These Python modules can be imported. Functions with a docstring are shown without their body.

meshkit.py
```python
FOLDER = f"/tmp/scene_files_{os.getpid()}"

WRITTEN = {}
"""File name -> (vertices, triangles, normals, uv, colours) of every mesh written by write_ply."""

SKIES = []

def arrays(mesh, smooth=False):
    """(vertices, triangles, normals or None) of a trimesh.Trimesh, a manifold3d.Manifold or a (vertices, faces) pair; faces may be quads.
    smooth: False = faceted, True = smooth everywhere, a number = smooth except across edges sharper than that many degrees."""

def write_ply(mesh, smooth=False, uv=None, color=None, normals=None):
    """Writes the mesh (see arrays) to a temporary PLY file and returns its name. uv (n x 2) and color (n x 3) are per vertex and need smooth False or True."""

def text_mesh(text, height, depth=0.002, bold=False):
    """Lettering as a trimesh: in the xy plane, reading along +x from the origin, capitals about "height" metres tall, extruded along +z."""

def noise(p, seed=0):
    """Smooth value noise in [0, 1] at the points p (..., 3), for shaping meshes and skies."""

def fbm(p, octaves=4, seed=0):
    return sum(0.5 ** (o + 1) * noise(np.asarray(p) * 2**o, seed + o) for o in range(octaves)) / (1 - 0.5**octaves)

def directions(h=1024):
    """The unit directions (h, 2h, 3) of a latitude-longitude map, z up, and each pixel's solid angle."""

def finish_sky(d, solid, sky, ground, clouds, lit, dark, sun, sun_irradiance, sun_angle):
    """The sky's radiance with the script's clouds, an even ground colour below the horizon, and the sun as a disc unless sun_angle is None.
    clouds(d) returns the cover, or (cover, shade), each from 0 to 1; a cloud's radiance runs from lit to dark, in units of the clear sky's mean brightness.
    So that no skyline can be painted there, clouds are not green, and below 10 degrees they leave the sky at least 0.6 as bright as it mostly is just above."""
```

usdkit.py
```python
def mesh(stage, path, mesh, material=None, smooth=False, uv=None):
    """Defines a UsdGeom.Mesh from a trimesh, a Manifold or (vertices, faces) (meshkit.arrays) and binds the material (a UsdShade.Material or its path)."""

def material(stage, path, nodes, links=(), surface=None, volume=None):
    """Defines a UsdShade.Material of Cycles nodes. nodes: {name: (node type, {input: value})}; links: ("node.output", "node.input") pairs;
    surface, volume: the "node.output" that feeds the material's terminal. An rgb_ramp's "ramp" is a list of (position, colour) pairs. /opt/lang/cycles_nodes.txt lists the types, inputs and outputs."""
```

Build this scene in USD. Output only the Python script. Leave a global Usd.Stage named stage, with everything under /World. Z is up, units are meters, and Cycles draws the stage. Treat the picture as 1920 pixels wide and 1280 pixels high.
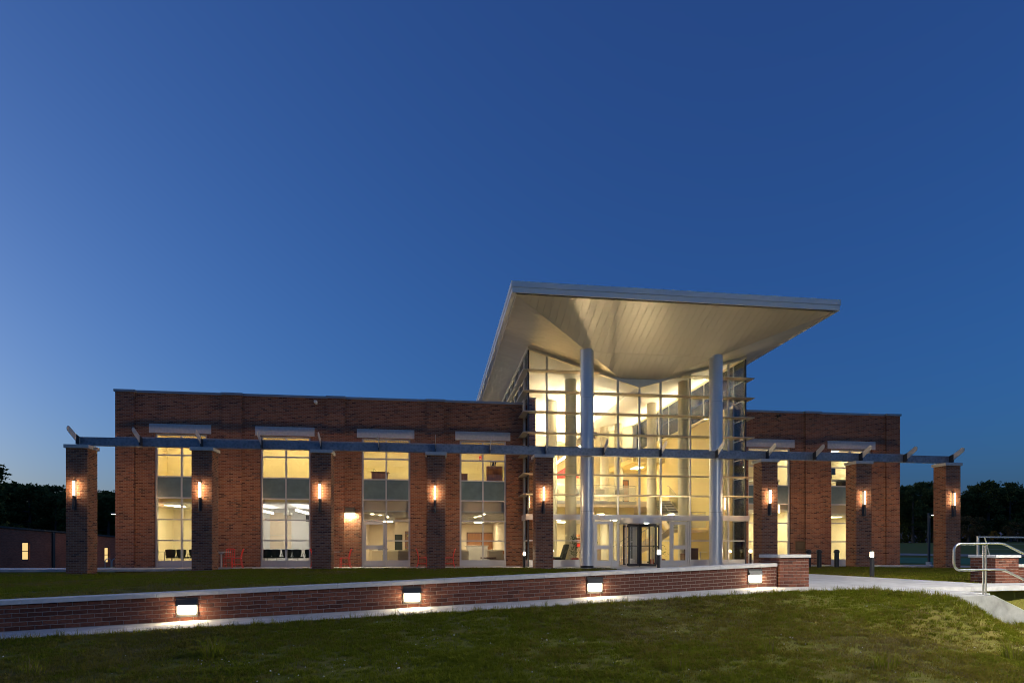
import math, random
import numpy as np, trimesh, usdkit, meshkit
from pxr import Usd, UsdGeom, UsdLux, UsdShade, Gf, Sdf, Vt
import shapely
from shapely.geometry import Polygon, box as sbox

random.seed(7); RNG = np.random.default_rng(7)
stage = Usd.Stage.CreateInMemory()
UsdGeom.Xform.Define(stage, '/World')
UsdGeom.Scope.Define(stage, '/World/Looks')

# ---------------------------------------------------------------- camera, sky, exposure
F_PX, YAW = 1135.0, math.atan(149 / 1135.0)      # a level shift lens turned a little to the right
EYE = 0.85
cam = UsdGeom.Camera.Define(stage, '/World/camera')
cam.CreateHorizontalApertureAttr(36.0); cam.CreateVerticalApertureAttr(24.0)
cam.CreateFocalLengthAttr(36.0 * F_PX / 1920)
cam.CreateVerticalApertureOffsetAttr(36.0 * (1029.5 - 640) / 1920)
cam.CreateClippingRangeAttr(Gf.Vec2f(0.05, 5000))
cam.AddTranslateOp().Set(Gf.Vec3d(0, 0, EYE)); cam.AddRotateXYZOp().Set(Gf.Vec3f(90, 0, -math.degrees(YAW)))
cam.CreateExposureAttr(1.35)
sky_look = usdkit.material(stage, '/World/Looks/dusk_sky', {
    "s": ("sky_texture", {"sky_type": "single_scattering", "sun_disc": False, "sun_elevation": math.radians(4.0), "sun_rotation": math.radians(-62),
                          "altitude": 100.0, "air_density": 1.0, "aerosol_density": 2.9, "ozone_density": 5.6}),
    "veil": ("mix", {"mix_type": "mix", "fac": 0.18, "color2": (0.22, 0.27, 1.35)}),      # a thin even veil of high cloud
    "b": ("background_shader", {"strength": 0.102})}, [("s.color", "veil.color1"), ("veil.color", "b.color")], surface="b.background")
dome = UsdLux.DomeLight.Define(stage, '/World/sky')
UsdShade.MaterialBindingAPI.Apply(dome.GetPrim()).Bind(sky_look)
dome.GetPrim().SetCustomDataByKey('kind', 'structure')

# ---------------------------------------------------------------- helpers
_count = {}
def numbered(parent, name):
    k = (parent, name); n = _count.get(k, 0); _count[k] = n + 1
    return name if n == 0 else f"{name}_{n:03d}"
def put(p, **kw):
    for k, v in kw.items():
        if v: p.SetCustomDataByKey(k, v)
    return p
def thing(name, label, cat, loc=(0, 0, 0), rz=0.0, group=None, kind=None, scale=None):
    x = UsdGeom.Xform.Define(stage, '/World/' + numbered('/World', name))
    x.AddTranslateOp().Set(Gf.Vec3d(*map(float, loc)))
    if rz: x.AddRotateZOp().Set(float(rz))
    if scale: x.AddScaleOp().Set(Gf.Vec3f(*map(float, scale)))
    return put(x.GetPrim(), label=label, category=cat, group=group, kind=kind)
def dup(src, label, loc, rz=0.0, group=None, cat=None, scale=None):
    d = src.GetCustomData(); base = src.GetName()
    if base[-4:-3] == '_' and base[-3:].isdigit(): base = base[:-4]
    x = UsdGeom.Xform.Define(stage, '/World/' + numbered('/World', base))
    p = x.GetPrim()
    p.GetReferences().AddInternalReference(src.GetPath()); 
    x.SetXformOpOrder([])
    x.AddTranslateOp().Set(Gf.Vec3d(*map(float, loc)))
    x.AddRotateZOp().Set(float(rz))
    if scale: x.AddScaleOp().Set(Gf.Vec3f(*map(float, scale)))
    p.SetInstanceable(True)
    return put(p, label=label, category=cat or d.get('category'), group=group or d.get('group'))
def part(parent, name, mesh, look, label=None, smooth=False, kind=None):
    if isinstance(mesh, MB): mesh = mesh.get()
    pp = str(parent.GetPath()) if parent is not None else '/World'
    m = usdkit.mesh(stage, pp + '/' + numbered(pp, name), mesh, look, smooth=smooth)
    return put(m.GetPrim(), label=label, kind=kind)
def top(name, mesh, look, label=None, cat=None, group=None, kind=None, smooth=False):
    return put(part(None, name, mesh, look, smooth=smooth), label=label, category=cat, group=group, kind=kind)

BOXF = np.array([[0,2,1],[0,3,2],[4,5,6],[4,6,7],[0,1,5],[0,5,4],[1,2,6],[1,6,5],[2,3,7],[2,7,6],[3,0,4],[3,4,7]])
class MB:
    def __init__(s): s.v, s.f, s.n = [], [], 0
    def add(s, v, f):
        v = np.asarray(v, float); s.v.append(v); s.f.append(np.asarray(f) + s.n); s.n += len(v); return s
    def box(s, x0, x1, y0, y1, z0, z1):
        return s.add([[x0,y0,z0],[x1,y0,z0],[x1,y1,z0],[x0,y1,z0],[x0,y0,z1],[x1,y0,z1],[x1,y1,z1],[x0,y1,z1]], BOXF)
    def mesh(s, m): return s.add(np.array(m.vertices), np.array(m.faces))
    def cbox(s, x0, x1, y0, y1, z0, z1, c=0.01):
        p = []
        for X, sx in ((x0, 1), (x1, -1)):
            for Y, sy in ((y0, 1), (y1, -1)):
                for Z, sz in ((z0, 1), (z1, -1)):
                    p += [[X + sx*c, Y + sy*c, Z], [X + sx*c, Y, Z + sz*c], [X, Y + sy*c, Z + sz*c]]
        return s.mesh(trimesh.PointCloud(np.array(p)).convex_hull)
    def cyl(s, x, y, z0, z1, r, r2=None, n=16):
        r2 = r if r2 is None else r2; a = np.arange(n) * 2*np.pi/n
        b = np.stack([x + r*np.cos(a), y + r*np.sin(a), np.full(n, z0)], 1); t = np.stack([x + r2*np.cos(a), y + r2*np.sin(a), np.full(n, z1)], 1)
        v = np.vstack([b, t, [[x, y, z0], [x, y, z1]]]); f = []
        for i in range(n):
            j = (i+1) % n; f += [[i, j, n+j], [i, n+j, n+i], [2*n, j, i], [2*n+1, n+i, n+j]]
        return s.add(v, f)
    def tube(s, pts, r, n=8, closed=False):
        p = np.asarray(pts, float); m = len(p)
        t = np.gradient(p, axis=0); t /= np.linalg.norm(t, axis=1, keepdims=True) + 1e-12
        ref = np.array([0, 0, 1.0]) if abs(t[:, 2]).mean() < .8 else np.array([1.0, 0, 0])
        a = np.cross(t, ref); bad = np.linalg.norm(a, axis=1) < 1e-3; a[bad] = np.cross(t[bad], [0.3, 1, 0.2])
        for i in range(1, m):
            if a[i] @ a[i-1] < 0: a[i] = -a[i]
        a /= np.linalg.norm(a, axis=1, keepdims=True); b = np.cross(t, a)
        ang = np.arange(n) * 2*np.pi/n; rr = np.broadcast_to(r, (m,))[:, None, None]
        v = (p[:, None] + rr*(np.cos(ang)[None, :, None]*a[:, None] + np.sin(ang)[None, :, None]*b[:, None])).reshape(-1, 3)
        f = []
        for i in range(m-1):
            for j in range(n):
                k = (j+1) % n; f += [[i*n+j, i*n+k, (i+1)*n+k], [i*n+j, (i+1)*n+k, (i+1)*n+j]]
        v = np.vstack([v, p[:1], p[-1:]]); e = len(v)
        for j in range(n):
            k = (j+1) % n; f += [[e-2, k, j], [e-1, (m-1)*n+j, (m-1)*n+k]]
        return s.add(v, f)
    def prism(s, poly, z0, z1):      # polygon in xy, extruded up
        for g in getattr(poly, 'geoms', [poly]):
            if g.area > 1e-5:
                m = trimesh.creation.extrude_polygon(g, z1 - z0); m.apply_translation([0, 0, z0]); s.mesh(m)
        return s
    def xz(s, poly, y0, y1):         # polygon in xz, extruded along +y
        for g in getattr(poly, 'geoms', [poly]):
            if g.area > 1e-5:
                m = trimesh.creation.extrude_polygon(g, y1 - y0); v = np.array(m.vertices)
                s.add(np.stack([v[:, 0], y0 + v[:, 2], v[:, 1]], 1), np.array(m.faces)[:, ::-1])
        return s
    def yz(s, poly, x0, x1):         # polygon in yz, extruded along +x
        for g in getattr(poly, 'geoms', [poly]):
            if g.area > 1e-5:
                m = trimesh.creation.extrude_polygon(g, x1 - x0); v = np.array(m.vertices)
                s.add(np.stack([x0 + v[:, 2], v[:, 0], v[:, 1]], 1), np.array(m.faces))
        return s
    def get(s): return trimesh.Trimesh(np.vstack(s.v), np.vstack(s.f), process=False)
def B(*a): return MB().box(*a)

# ---------------------------------------------------------------- materials
def L(name, nodes, links=(), surface='p.BSDF', volume=None): return usdkit.material(stage, '/World/Looks/' + name, nodes, links, surface=surface, volume=volume)
def plain(name, col, rough=0.5, metal=0.0, noise=0.0, scale=6.0, bump=0.0, spec=0.5):
    n = {"p": ("principled_bsdf", {"base_color": col, "roughness": rough, "metallic": metal, "specular_ior_level": spec})}; l = []
    if noise or bump:
        n["g"] = ("geometry", {}); n["t"] = ("noise_texture", {"scale": scale, "detail": 6.0, "roughness": 0.6}); l += [("g.position", "t.vector")]
    if noise:
        lo = tuple(c*(1-noise) for c in col); hi = tuple(min(1, c*(1+noise)) for c in col)
        n["r"] = ("rgb_ramp", {"ramp": [(0.3, lo), (0.7, hi)]}); l += [("t.fac", "r.fac"), ("r.color", "p.base_color")]
    if bump:
        n["b"] = ("bump", {"strength": bump, "distance": 0.01}); l += [("t.fac", "b.height"), ("b.normal", "p.normal")]
    return L(name, n, l)
def emit(name, col, s): return L(name, {"e": ("emission", {"color": col, "strength": s})}, surface='e.emission')
def brick_look(name, cols, mortar, bump=0.5, dirt=0.25):
    """Running bond on walls that face x or y: u = x + y, v = z; each brick draws its own tone."""
    return L(name, {
        "g": ("geometry", {}), "s": ("separate_xyz", {}), "a": ("math", {"math_type": "add"}), "c": ("combine_xyz", {}),
        "k": ("brick_texture", {"color1": (1, 1, 1), "color2": (0, 0, 0), "mortar": (0.5, 0.5, 0.5), "scale": 1.0, "mortar_size": 0.0062, "mortar_smooth": 0.25, "brick_width": 0.2033, "row_height": 0.0677, "offset": 0.5, "offset_frequency": 2, "squash": 1.0, "squash_frequency": 2}),
        "b": ("rgb_to_bw", {}), "r": ("rgb_ramp", {"ramp": cols}), 
        "n": ("noise_texture", {"scale": 0.55, "detail": 5.0, "roughness": 0.6}), "nr": ("rgb_ramp", {"ramp": [(0.3, (1-dirt,)*3), (0.7, (1, 1, 1))]}),
        "m": ("mix_color", {"blend_type": "mix", "b": mortar}), "d": ("mix_color", {"blend_type": "multiply", "fac": 1.0}),
        "n2": ("noise_texture", {"scale": 60.0, "detail": 3.0}), "h": ("math", {"math_type": "multiply_add", "value2": -1.0}),
        "bp": ("bump", {"strength": bump, "distance": 0.006}),
        "p": ("principled_bsdf", {"roughness": 0.85, "specular_ior_level": 0.25})},
        [("g.position", "s.vector"), ("s.x", "a.value1"), ("s.y", "a.value2"), ("a.value", "c.x"), ("s.z", "c.y"), ("c.vector", "k.vector"),
         ("k.color", "b.color"), ("b.val", "r.fac"), ("k.fac", "m.fac"), ("r.color", "m.a"), ("m.result", "d.a"), ("g.position", "n.vector"), ("n.fac", "nr.fac"), ("nr.color", "d.b"),
         ("d.result", "p.base_color"), ("g.position", "n2.vector"), ("k.fac", "h.value1"), ("n2.fac", "h.value3"), ("h.value", "bp.height"), ("bp.normal", "p.normal")])
M = {}
M['brick'] = brick_look('facade_brick', [(0.0, (.10, .042, .030)), (0.07, (.11, .044, .030)), (0.16, (.20, .074, .040)), (0.5, (.27, .102, .052)), (0.85, (.33, .135, .068)), (1.0, (.24, .088, .055))], (.40, .31, .23))
M['brick_low'] = brick_look('dull_red_brick', [(0.0, (.34, .09, .05)), (1.0, (.52, .15, .085))], (.42, .22, .14))
M['mortar'] = plain('mortar', (.37, .325, .28), 0.95, noise=0.25, scale=25, bump=0.4)
def wallbrick(name, lo, mid, hi):
    return L(name, {"o": ("object_info", {}), "r": ("rgb_ramp", {"ramp": [(0, lo), (0.35, mid), (0.8, hi), (1, mid)]}), "g": ("geometry", {}),
        "t": ("noise_texture", {"scale": 28.0, "detail": 6.0, "roughness": 0.65}), "r2": ("rgb_ramp", {"ramp": [(0.25, (.55, .55, .55)), (0.6, (1, 1, 1)), (0.8, (1.25, 1.2, 1.15))]}),
        "m": ("mix_color", {"blend_type": "multiply", "fac": 1.0, "use_clamp_result": False}), "b": ("bump", {"strength": 0.6, "distance": 0.006}), "p": ("principled_bsdf", {"roughness": 0.88, "specular_ior_level": 0.25})},
        [("o.random", "r.fac"), ("r.color", "m.a"), ("g.position", "t.vector"), ("t.fac", "r2.fac"), ("r2.color", "m.b"), ("m.result", "p.base_color"), ("t.fac", "b.height"), ("b.normal", "p.normal")])
M['wbrick'] = wallbrick('clay_brick', (.10, .036, .024), (.16, .055, .033), (.23, .082, .048))
M['limestone'] = plain('cast_stone', (.54, .52, .49), 0.8, noise=0.12, scale=9, bump=0.15)
M['concrete'] = plain('concrete', (.42, .41, .40), 0.85, noise=0.22, scale=3.4, bump=0.25)
M['concrete_dark'] = plain('weathered_concrete', (.27, .27, .26), 0.88, noise=0.35, scale=3.2, bump=0.3)
M['nosing'] = plain('pale_stair_nosing', (.55, .60, .48), 0.7, noise=0.08, scale=20)
M['alu'] = plain('clear_aluminium', (.55, .54, .53), 0.42, 0.35)
M['alu_dark'] = plain('dark_frame', (.045, .05, .06), 0.4, 0.3)
M['coping'] = plain('metal_coping', (.34, .35, .36), 0.45, 0.6)
M['steel'] = L('galvanised_steel', {"g": ("geometry", {}), "v": ("voronoi_texture", {"scale": 9.0}), "n": ("noise_texture", {"scale": 2.2, "detail": 7.0, "roughness": 0.65}),
    "x": ("mix_float", {"fac": 0.35}), "r": ("rgb_ramp", {"ramp": [(0.25, (.16, .18, .21)), (0.5, (.27, .29, .32)), (0.8, (.38, .40, .43))]}), "p": ("principled_bsdf", {"roughness": 0.55, "metallic": 0.55})},
    [("g.position", "v.vector"), ("g.position", "n.vector"), ("n.fac", "x.a"), ("v.distance", "x.b"), ("x.result", "r.fac"), ("r.color", "p.base_color")])
M['fin'] = plain('aluminium_fin', (.72, .66, .58), 0.5, 0.1, noise=0.06, scale=8)
M['column'] = plain('silver_column_cladding', (.62, .62, .62), 0.36, 0.42)
M['black'] = plain('black_plastic', (.012, .012, .013), 0.45)
M['bollard'] = plain('black_cast_iron', (.02, .021, .023), 0.42, 0.3)
M['bronze_paint'] = plain('dark_bronze_paint', (.045, .043, .042), 0.45, 0.3)
M['rail'] = plain('stainless_rail', (.58, .58, .57), 0.28, 0.95)
M['soffit'] = L('soffit_metal', {"o": ("object_info", {}), "r": ("rgb_ramp", {"ramp": [(0, (.74, .66, .52)), (1, (.78, .70, .56))]}), "p": ("principled_bsdf", {"roughness": 0.36, "metallic": 0.30})}, [("o.random", "r.fac"), ("r.color", "p.base_color")])
M['fascia'] = plain('fascia_metal', (.84, .82, .80), 0.45, 0.0)
M['shade'] = plain('sunshade_metal', (.60, .52, .38), 0.42, 0.35)
M['spandrel'] = plain('spandrel_glass', (.13, .19, .19), 0.28, 0.0, noise=0.15, scale=3)
M['roof'] = plain('roof_membrane', (.30, .30, .30), 0.9)
M['glass'] = L('window_glass', {"f": ("fresnel", {"IOR": 1.45}), "t": ("transparent_bsdf", {"color": (.95, .96, .95)}), "g": ("glossy_bsdf", {"color": (.9, .93, .95), "roughness": 0.02}), "m": ("mix_closure", {})},
    [("f.fac", "m.fac"), ("t.BSDF", "m.closure1"), ("g.BSDF", "m.closure2")], surface="m.closure")
M['frost'] = L('frosted_glass', {"a": ("transparent_bsdf", {"color": (.8, .82, .8)}), "b": ("translucent_bsdf", {"color": (.75, .74, .70)}), "m": ("mix_closure", {"fac": 0.22})}, [("a.BSDF", "m.closure1"), ("b.BSDF", "m.closure2")], surface="m.closure")
M['yellow'] = plain('yellow_wall_paint', (.74, .60, .27), 0.8)
M['cream'] = plain('cream_wall_paint', (.76, .68, .46), 0.8)
M['beige'] = plain('beige_wall_paint', (.72, .60, .44), 0.8)
M['white'] = plain('white_wall_paint', (.72, .70, .66), 0.8)
M['ceil'] = plain('ceiling_tile', (.74, .72, .68), 0.9, noise=0.03, scale=30)
M['floor'] = plain('terrazzo_floor', (.36, .31, .25), 0.35, noise=0.15, scale=14)
M['carpet'] = plain('carpet', (.10, .09, .085), 0.95, noise=0.2, scale=20)
M['wood'] = L('wood_veneer', {"g": ("geometry", {}), "mp": ("mapping", {"scale": (14, 14, 1.2)}), "n": ("noise_texture", {"scale": 1.0, "detail": 5.0}), "r": ("rgb_ramp", {"ramp": [(0.3, (.24, .095, .028)), (0.7, (.40, .17, .055))]}), "p": ("principled_bsdf", {"roughness": 0.4})},
    [("g.position", "mp.vector"), ("mp.vector", "n.vector"), ("n.fac", "r.fac"), ("r.color", "p.base_color")])
M['red'] = plain('red_powder_coat', (.80, .045, .025), 0.35)
M['redpot'] = plain('red_planter', (.28, .035, .02), 0.5)
M['fabric_black'] = plain('black_mesh_fabric', (.016, .015, .014), 0.8)
M['fabric_green'] = plain('dark_green_fabric', (.035, .042, .03), 0.85)
M['fabric_beige'] = plain('beige_upholstery', (.50, .43, .31), 0.85)
M['fabric_brown'] = plain('brown_leather', (.085, .03, .018), 0.5)
M['laminate'] = plain('white_laminate', (.75, .73, .66), 0.4)
M['steelgrey'] = plain('brushed_steel', (.5, .49, .46), 0.35, 0.8)
M['leaf'] = L('foliage', {"o": ("object_info", {}), "g": ("geometry", {}), "w": ("noise_texture", {"scale": 0.55, "detail": 3.0}), "x": ("mix_float", {"fac": 0.5}), "r": ("rgb_ramp", {"ramp": [(0.25, (.07, .082, .026)), (0.55, (.13, .14, .045)), (0.8, (.20, .195, .07))]}),
    "d": ("diffuse_bsdf", {}), "t": ("translucent_bsdf", {}), "m": ("mix_closure", {"fac": 0.3})},
    [("g.random_per_island", "x.a"), ("w.fac", "x.b"), ("g.position", "w.vector"), ("x.result", "r.fac"), ("r.color", "d.color"), ("r.color", "t.color"), ("d.BSDF", "m.closure1"), ("t.BSDF", "m.closure2")], surface="m.closure")
def leafy(name, ramp):
    return L(name, {"g": ("geometry", {}), "r": ("rgb_ramp", {"ramp": ramp}), "d": ("diffuse_bsdf", {}), "t": ("translucent_bsdf", {}), "m": ("mix_closure", {"fac": 0.4})},
    [("g.random_per_island", "r.fac"), ("r.color", "d.color"), ("r.color", "t.color"), ("d.BSDF", "m.closure1"), ("t.BSDF", "m.closure2")], surface="m.closure")
M['leaf_russet'] = leafy('russet_foliage', [(0, (.10, .07, .03)), (1, (.20, .125, .05))])
M['leaf_orange'] = leafy('orange_foliage', [(0, (.30, .15, .03)), (1, (.45, .24, .05))])
M['leaf_plant'] = leafy('houseplant_leaf', [(0, (.04, .09, .02)), (1, (.12, .20, .045))])
M['leaf_dark'] = leafy('dark_houseplant_leaf', [(0, (.015, .035, .012)), (1, (.04, .075, .02))])
M['bark'] = plain('bark', (.075, .058, .045), 0.95, noise=0.3, scale=8)
M['grass_green'] = leafy('green_grass', [(0, (.17, .185, .016)), (1, (.30, .30, .034))])
M['grass_olive'] = leafy('olive_grass', [(0, (.20, .165, .028)), (1, (.33, .27, .055))])
M['grass_straw'] = leafy('dry_grass', [(0, (.20, .155, .065)), (1, (.33, .26, .125))])
# ---- lamps
WARM, WARM2, NEUTRAL = (1.0, .72, .40), (1.0, .80, .52), (1.0, .90, .74)
E_ = {}
E_['sconce'] = emit('sconce_glow', (1.0, .69, .38), 24.0)
E_['sconce_rear'] = emit('rear_sconce_glow', (1.0, .68, .34), 75.0)
E_['wall_lamp'] = emit('wall_lamp_glow', (1.0, .80, .50), 55.0)
E_['bollard'] = emit('bollard_glow', (1.0, .80, .52), 80.0)
E_['panel'] = emit('ceiling_panel_glow', (1.0, .85, .55), 17.0)
E_['down'] = emit('downlight_glow', (1.0, .83, .55), 230.0)
E_['tube'] = emit('pendant_tube_glow', (1.0, .94, .84), 14.0)
E_['trough'] = emit('uplight_trough_glow', (1.0, .86, .56), 95.0)
E_['cove'] = emit('cove_glow', (1.0, .84, .52), 60.0)
E_['slit'] = emit('trough_slit_glow', (1.0, .85, .54), 150.0)
E_['wallpack'] = emit('wall_pack_glow', (1.0, .84, .50), 130.0)
E_['upspot'] = emit('soffit_uplight_glow', (1.0, .80, .48), 300.0)
E_['street'] = emit('street_lamp_glow', (1.0, .93, .72), 30.0)
E_['lot'] = emit('lot_lamp_glow', (1.0, .95, .84), 1950.0)
E_['farwin'] = emit('lit_window_blind', (1.0, .66, .26), 0.42)
E_['exit'] = emit('exit_letters_glow', (1.0, .05, .05), 1.2)

# ---------------------------------------------------------------- the lie of the land
UX, UY = 0.9935, 0.1137                      # the seat wall, ramp and stair run along this direction
W0 = (1.458, 11.105); WROT = 6.53
def UV(u, v): return W0[0] + u*UX - v*UY, W0[1] + u*UY + v*UX
def toUV(X, Y):
    dx, dy = np.asarray(X) - W0[0], np.asarray(Y) - W0[1]; return dx*UX + dy*UY, -dx*UY + dy*UX
def ramp_z(u): return np.minimum(-0.407 + 0.0364*(np.maximum(np.asarray(u), -12.0) + 8.06), 0.072)
def sm(t): t = np.clip(t, 0, 1); return t*t*(3 - 2*t)
def plaza_z(Y): return 0.068*(1 - sm((np.asarray(Y) - 12.0)/13.0)) + 0.004
def edge_v(u): return np.where(u < 6.9, -1.05, -2.75)
def land(X, Y):
    X, Y = np.asarray(X, float), np.asarray(Y, float); u, v = toUV(X, Y)
    b = ramp_z(u)
    front_edge = b
    d1 = np.maximum(0, -1.05 - v); d2 = np.hypot(np.maximum(0, 6.9 - u), np.maximum(0, -2.75 - v))
    d = np.where(u < 6.9, np.minimum(d1, d2), np.maximum(0, -2.75 - v))
    zf = -0.72 + (front_edge + 0.72)*np.exp(-0.27*d)
    zf = zf - 0.50*sm((u - 6.85)/1.25)*sm((-2.3 - v)/0.4)*np.exp(-0.35*np.maximum(0, -2.75 - v))
    zf = zf - 0.42*sm((u - 4.3)/1.6)*sm((-2.7 - v)/1.1)*np.exp(-0.25*np.maximum(0, -4.0 - v))
    zu = np.minimum(0.0, b + 0.40) + 0.03*(1 - sm((Y - 13)/10.0))*sm((u - 6)/1.0)
    z = np.where(v < 0.35, zf, zu)
    # far fields: the ground dips behind the building and rises to the wood on the right
    Zc = X*math.sin(YAW) + Y*math.cos(YAW)
    D = np.hypot(X, Y)
    right = sm((X + 5)/20.0)
    far_r = np.interp(D, [32, 52, 64, 80, 96, 112, 150, 400], [0, -.42, -.50, -.05, .85, 1.75, 2.3, 4])
    far_l = np.interp(D, [32, 50, 62, 90, 150, 400], [0, -.9, -1.1, -.6, .5, 2])
    far = right*far_r + (1 - right)*far_l
    z = np.where((Y > 20), np.minimum(z, 0.02) + far*sm((D - 31)/4.0), z)
    return z
# ================================================================ ground, paving
def axis(lo, hi, step, far, g=1.25):
    a = list(np.arange(lo, hi + step/2, step)); s = step
    x = a[-1]
    while x < far: s *= g; x += s; a.append(x)
    s, x = step, a[0]
    while x > -far: s *= g; x -= s; a.insert(0, x)
    return np.array(a)
gx, gy = axis(-16, 18, 0.25, 900), axis(-1.0, 31, 0.25, 900)
GX, GY = np.meshgrid(gx, gy)
GZ = land(GX, GY)
gu, gv = toUV(GX, GY)
paved = ((gv > -0.8) & (gv < 0.2) & (gu < 14)) | ((GX > 8.15) & (GX < 12.25) & (GY > 11)) | ((GY > 28.15) & (GY < 60) & (GX > -15) & (GX < 26)) | ((gu > 7.15) & (gu < 14) & (gv > -2.5) & (gv < 0.2)) | ((GX > 4.75) & (GX < 16.2) & (GY > 26.65) & (GY < 29))
NOI = meshkit.fbm(np.stack([GX*0.8, GY*0.8, 0*GX], -1), 4, 3) - 0.5
GZ = np.where(paved, GZ - 0.10, GZ + NOI*0.07*sm((22 - GY)/8.0)*np.maximum(sm((-1.1 - gv)/0.7), sm((gv - .5)/.8))*np.where((gu > 6.0) & (gv > -3.5), 0.0, 1.0)) - 0.012
GZ = np.where((gu > 8.2) & (gu < 16) & (gv > -2.75) & (gv < -0.8), -1.6, GZ)
nx, ny = len(gx), len(gy); I = np.arange(nx*ny).reshape(ny, nx)
gf = np.vstack([np.stack([I[:-1, :-1], I[:-1, 1:], I[1:, 1:]], -1).reshape(-1, 3), np.stack([I[:-1, :-1], I[1:, 1:], I[1:, :-1]], -1).reshape(-1, 3)])
M['turf'] = L('turf', {"g": ("geometry", {}), "n": ("noise_texture", {"scale": 1.3, "detail": 8.0, "roughness": 0.65}), "n2": ("noise_texture", {"scale": 38.0, "detail": 8.0, "roughness": 0.8}), "x": ("mix_float", {"fac": 0.55}),
    "r": ("rgb_ramp", {"ramp": [(0.30, (.15, .105, .05)), (0.42, (.17, .135, .038)), (0.55, (.15, .155, .026)), (0.66, (.19, .175, .035)), (0.76, (.27, .225, .11))]}), "b": ("bump", {"strength": 0.8, "distance": 0.03}), "p": ("principled_bsdf", {"roughness": 0.95, "specular_ior_level": 0.1})},
    [("g.position", "n.vector"), ("g.position", "n2.vector"), ("n.fac", "x.a"), ("n2.fac", "x.b"), ("x.result", "r.fac"), ("r.color", "p.base_color"), ("n2.fac", "b.height"), ("b.normal", "p.normal")])
top('ground', trimesh.Trimesh(np.stack([GX, GY, GZ], -1).reshape(-1, 3), gf, process=False), M['turf'], kind='structure', smooth=True)

def drape(poly_fn, zf, z_thick, n=(1, 1)):
    """A slab over the unit square mapped by poly_fn(s, t) -> (X, Y)."""
    m = MB(); S, T = np.meshgrid(np.linspace(0, 1, n[0]+1), np.linspace(0, 1, n[1]+1)); X, Y = poly_fn(S, T); Z = zf(X, Y)
    k = S.size; J = np.arange(k).reshape(S.shape)
    f = np.vstack([np.stack([J[:-1, :-1], J[:-1, 1:], J[1:, 1:]], -1).reshape(-1, 3), np.stack([J[:-1, :-1], J[1:, 1:], J[1:, :-1]], -1).reshape(-1, 3)])
    ring = list(J[0, :]) + list(J[1:, -1]) + list(J[-1, -2::-1]) + list(J[-2:0:-1, 0])
    v = np.stack([X, Y, Z], -1).reshape(-1, 3); w = v - [0, 0, z_thick]
    side = []
    for a, b in zip(ring, ring[1:] + ring[:1]): side += [[a, k+a, k+b], [a, k+b, b]]
    return m.add(np.vstack([v, w]), np.vstack([f, side]))
def slab_uv(par, u0, u1, v0, v1, zf, look, nm='paving_slab'):
    g = 0.004
    part(par, nm, drape(lambda S, T: UV(u0+g + (u1-u0-2*g)*S, v0+g + (v1-v0-2*g)*T), zf, 0.10), look)
def slab_xy(par, x0, x1, y0, y1, zf, look, nm='paving_slab'):
    g = 0.004
    part(par, nm, drape(lambda S, T: (x0+g + (x1-x0-2*g)*S, y0+g + (y1-y0-2*g)*T), zf, 0.10), look)
ramp = put(UsdGeom.Xform.Define(stage, '/World/ramp_path').GetPrim(), kind='structure')
for k in range(12):
    u0 = -11.1 + 1.5*k; slab_uv(ramp, u0, u0 + 1.5, -1.05, 0.0, lambda X, Y: ramp_z(toUV(X, Y)[0]), M['concrete'])
walk = put(UsdGeom.Xform.Define(stage, '/World/entrance_walk').GetPrim(), kind='structure')
fz = lambda X, Y: plaza_z(Y)
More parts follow.
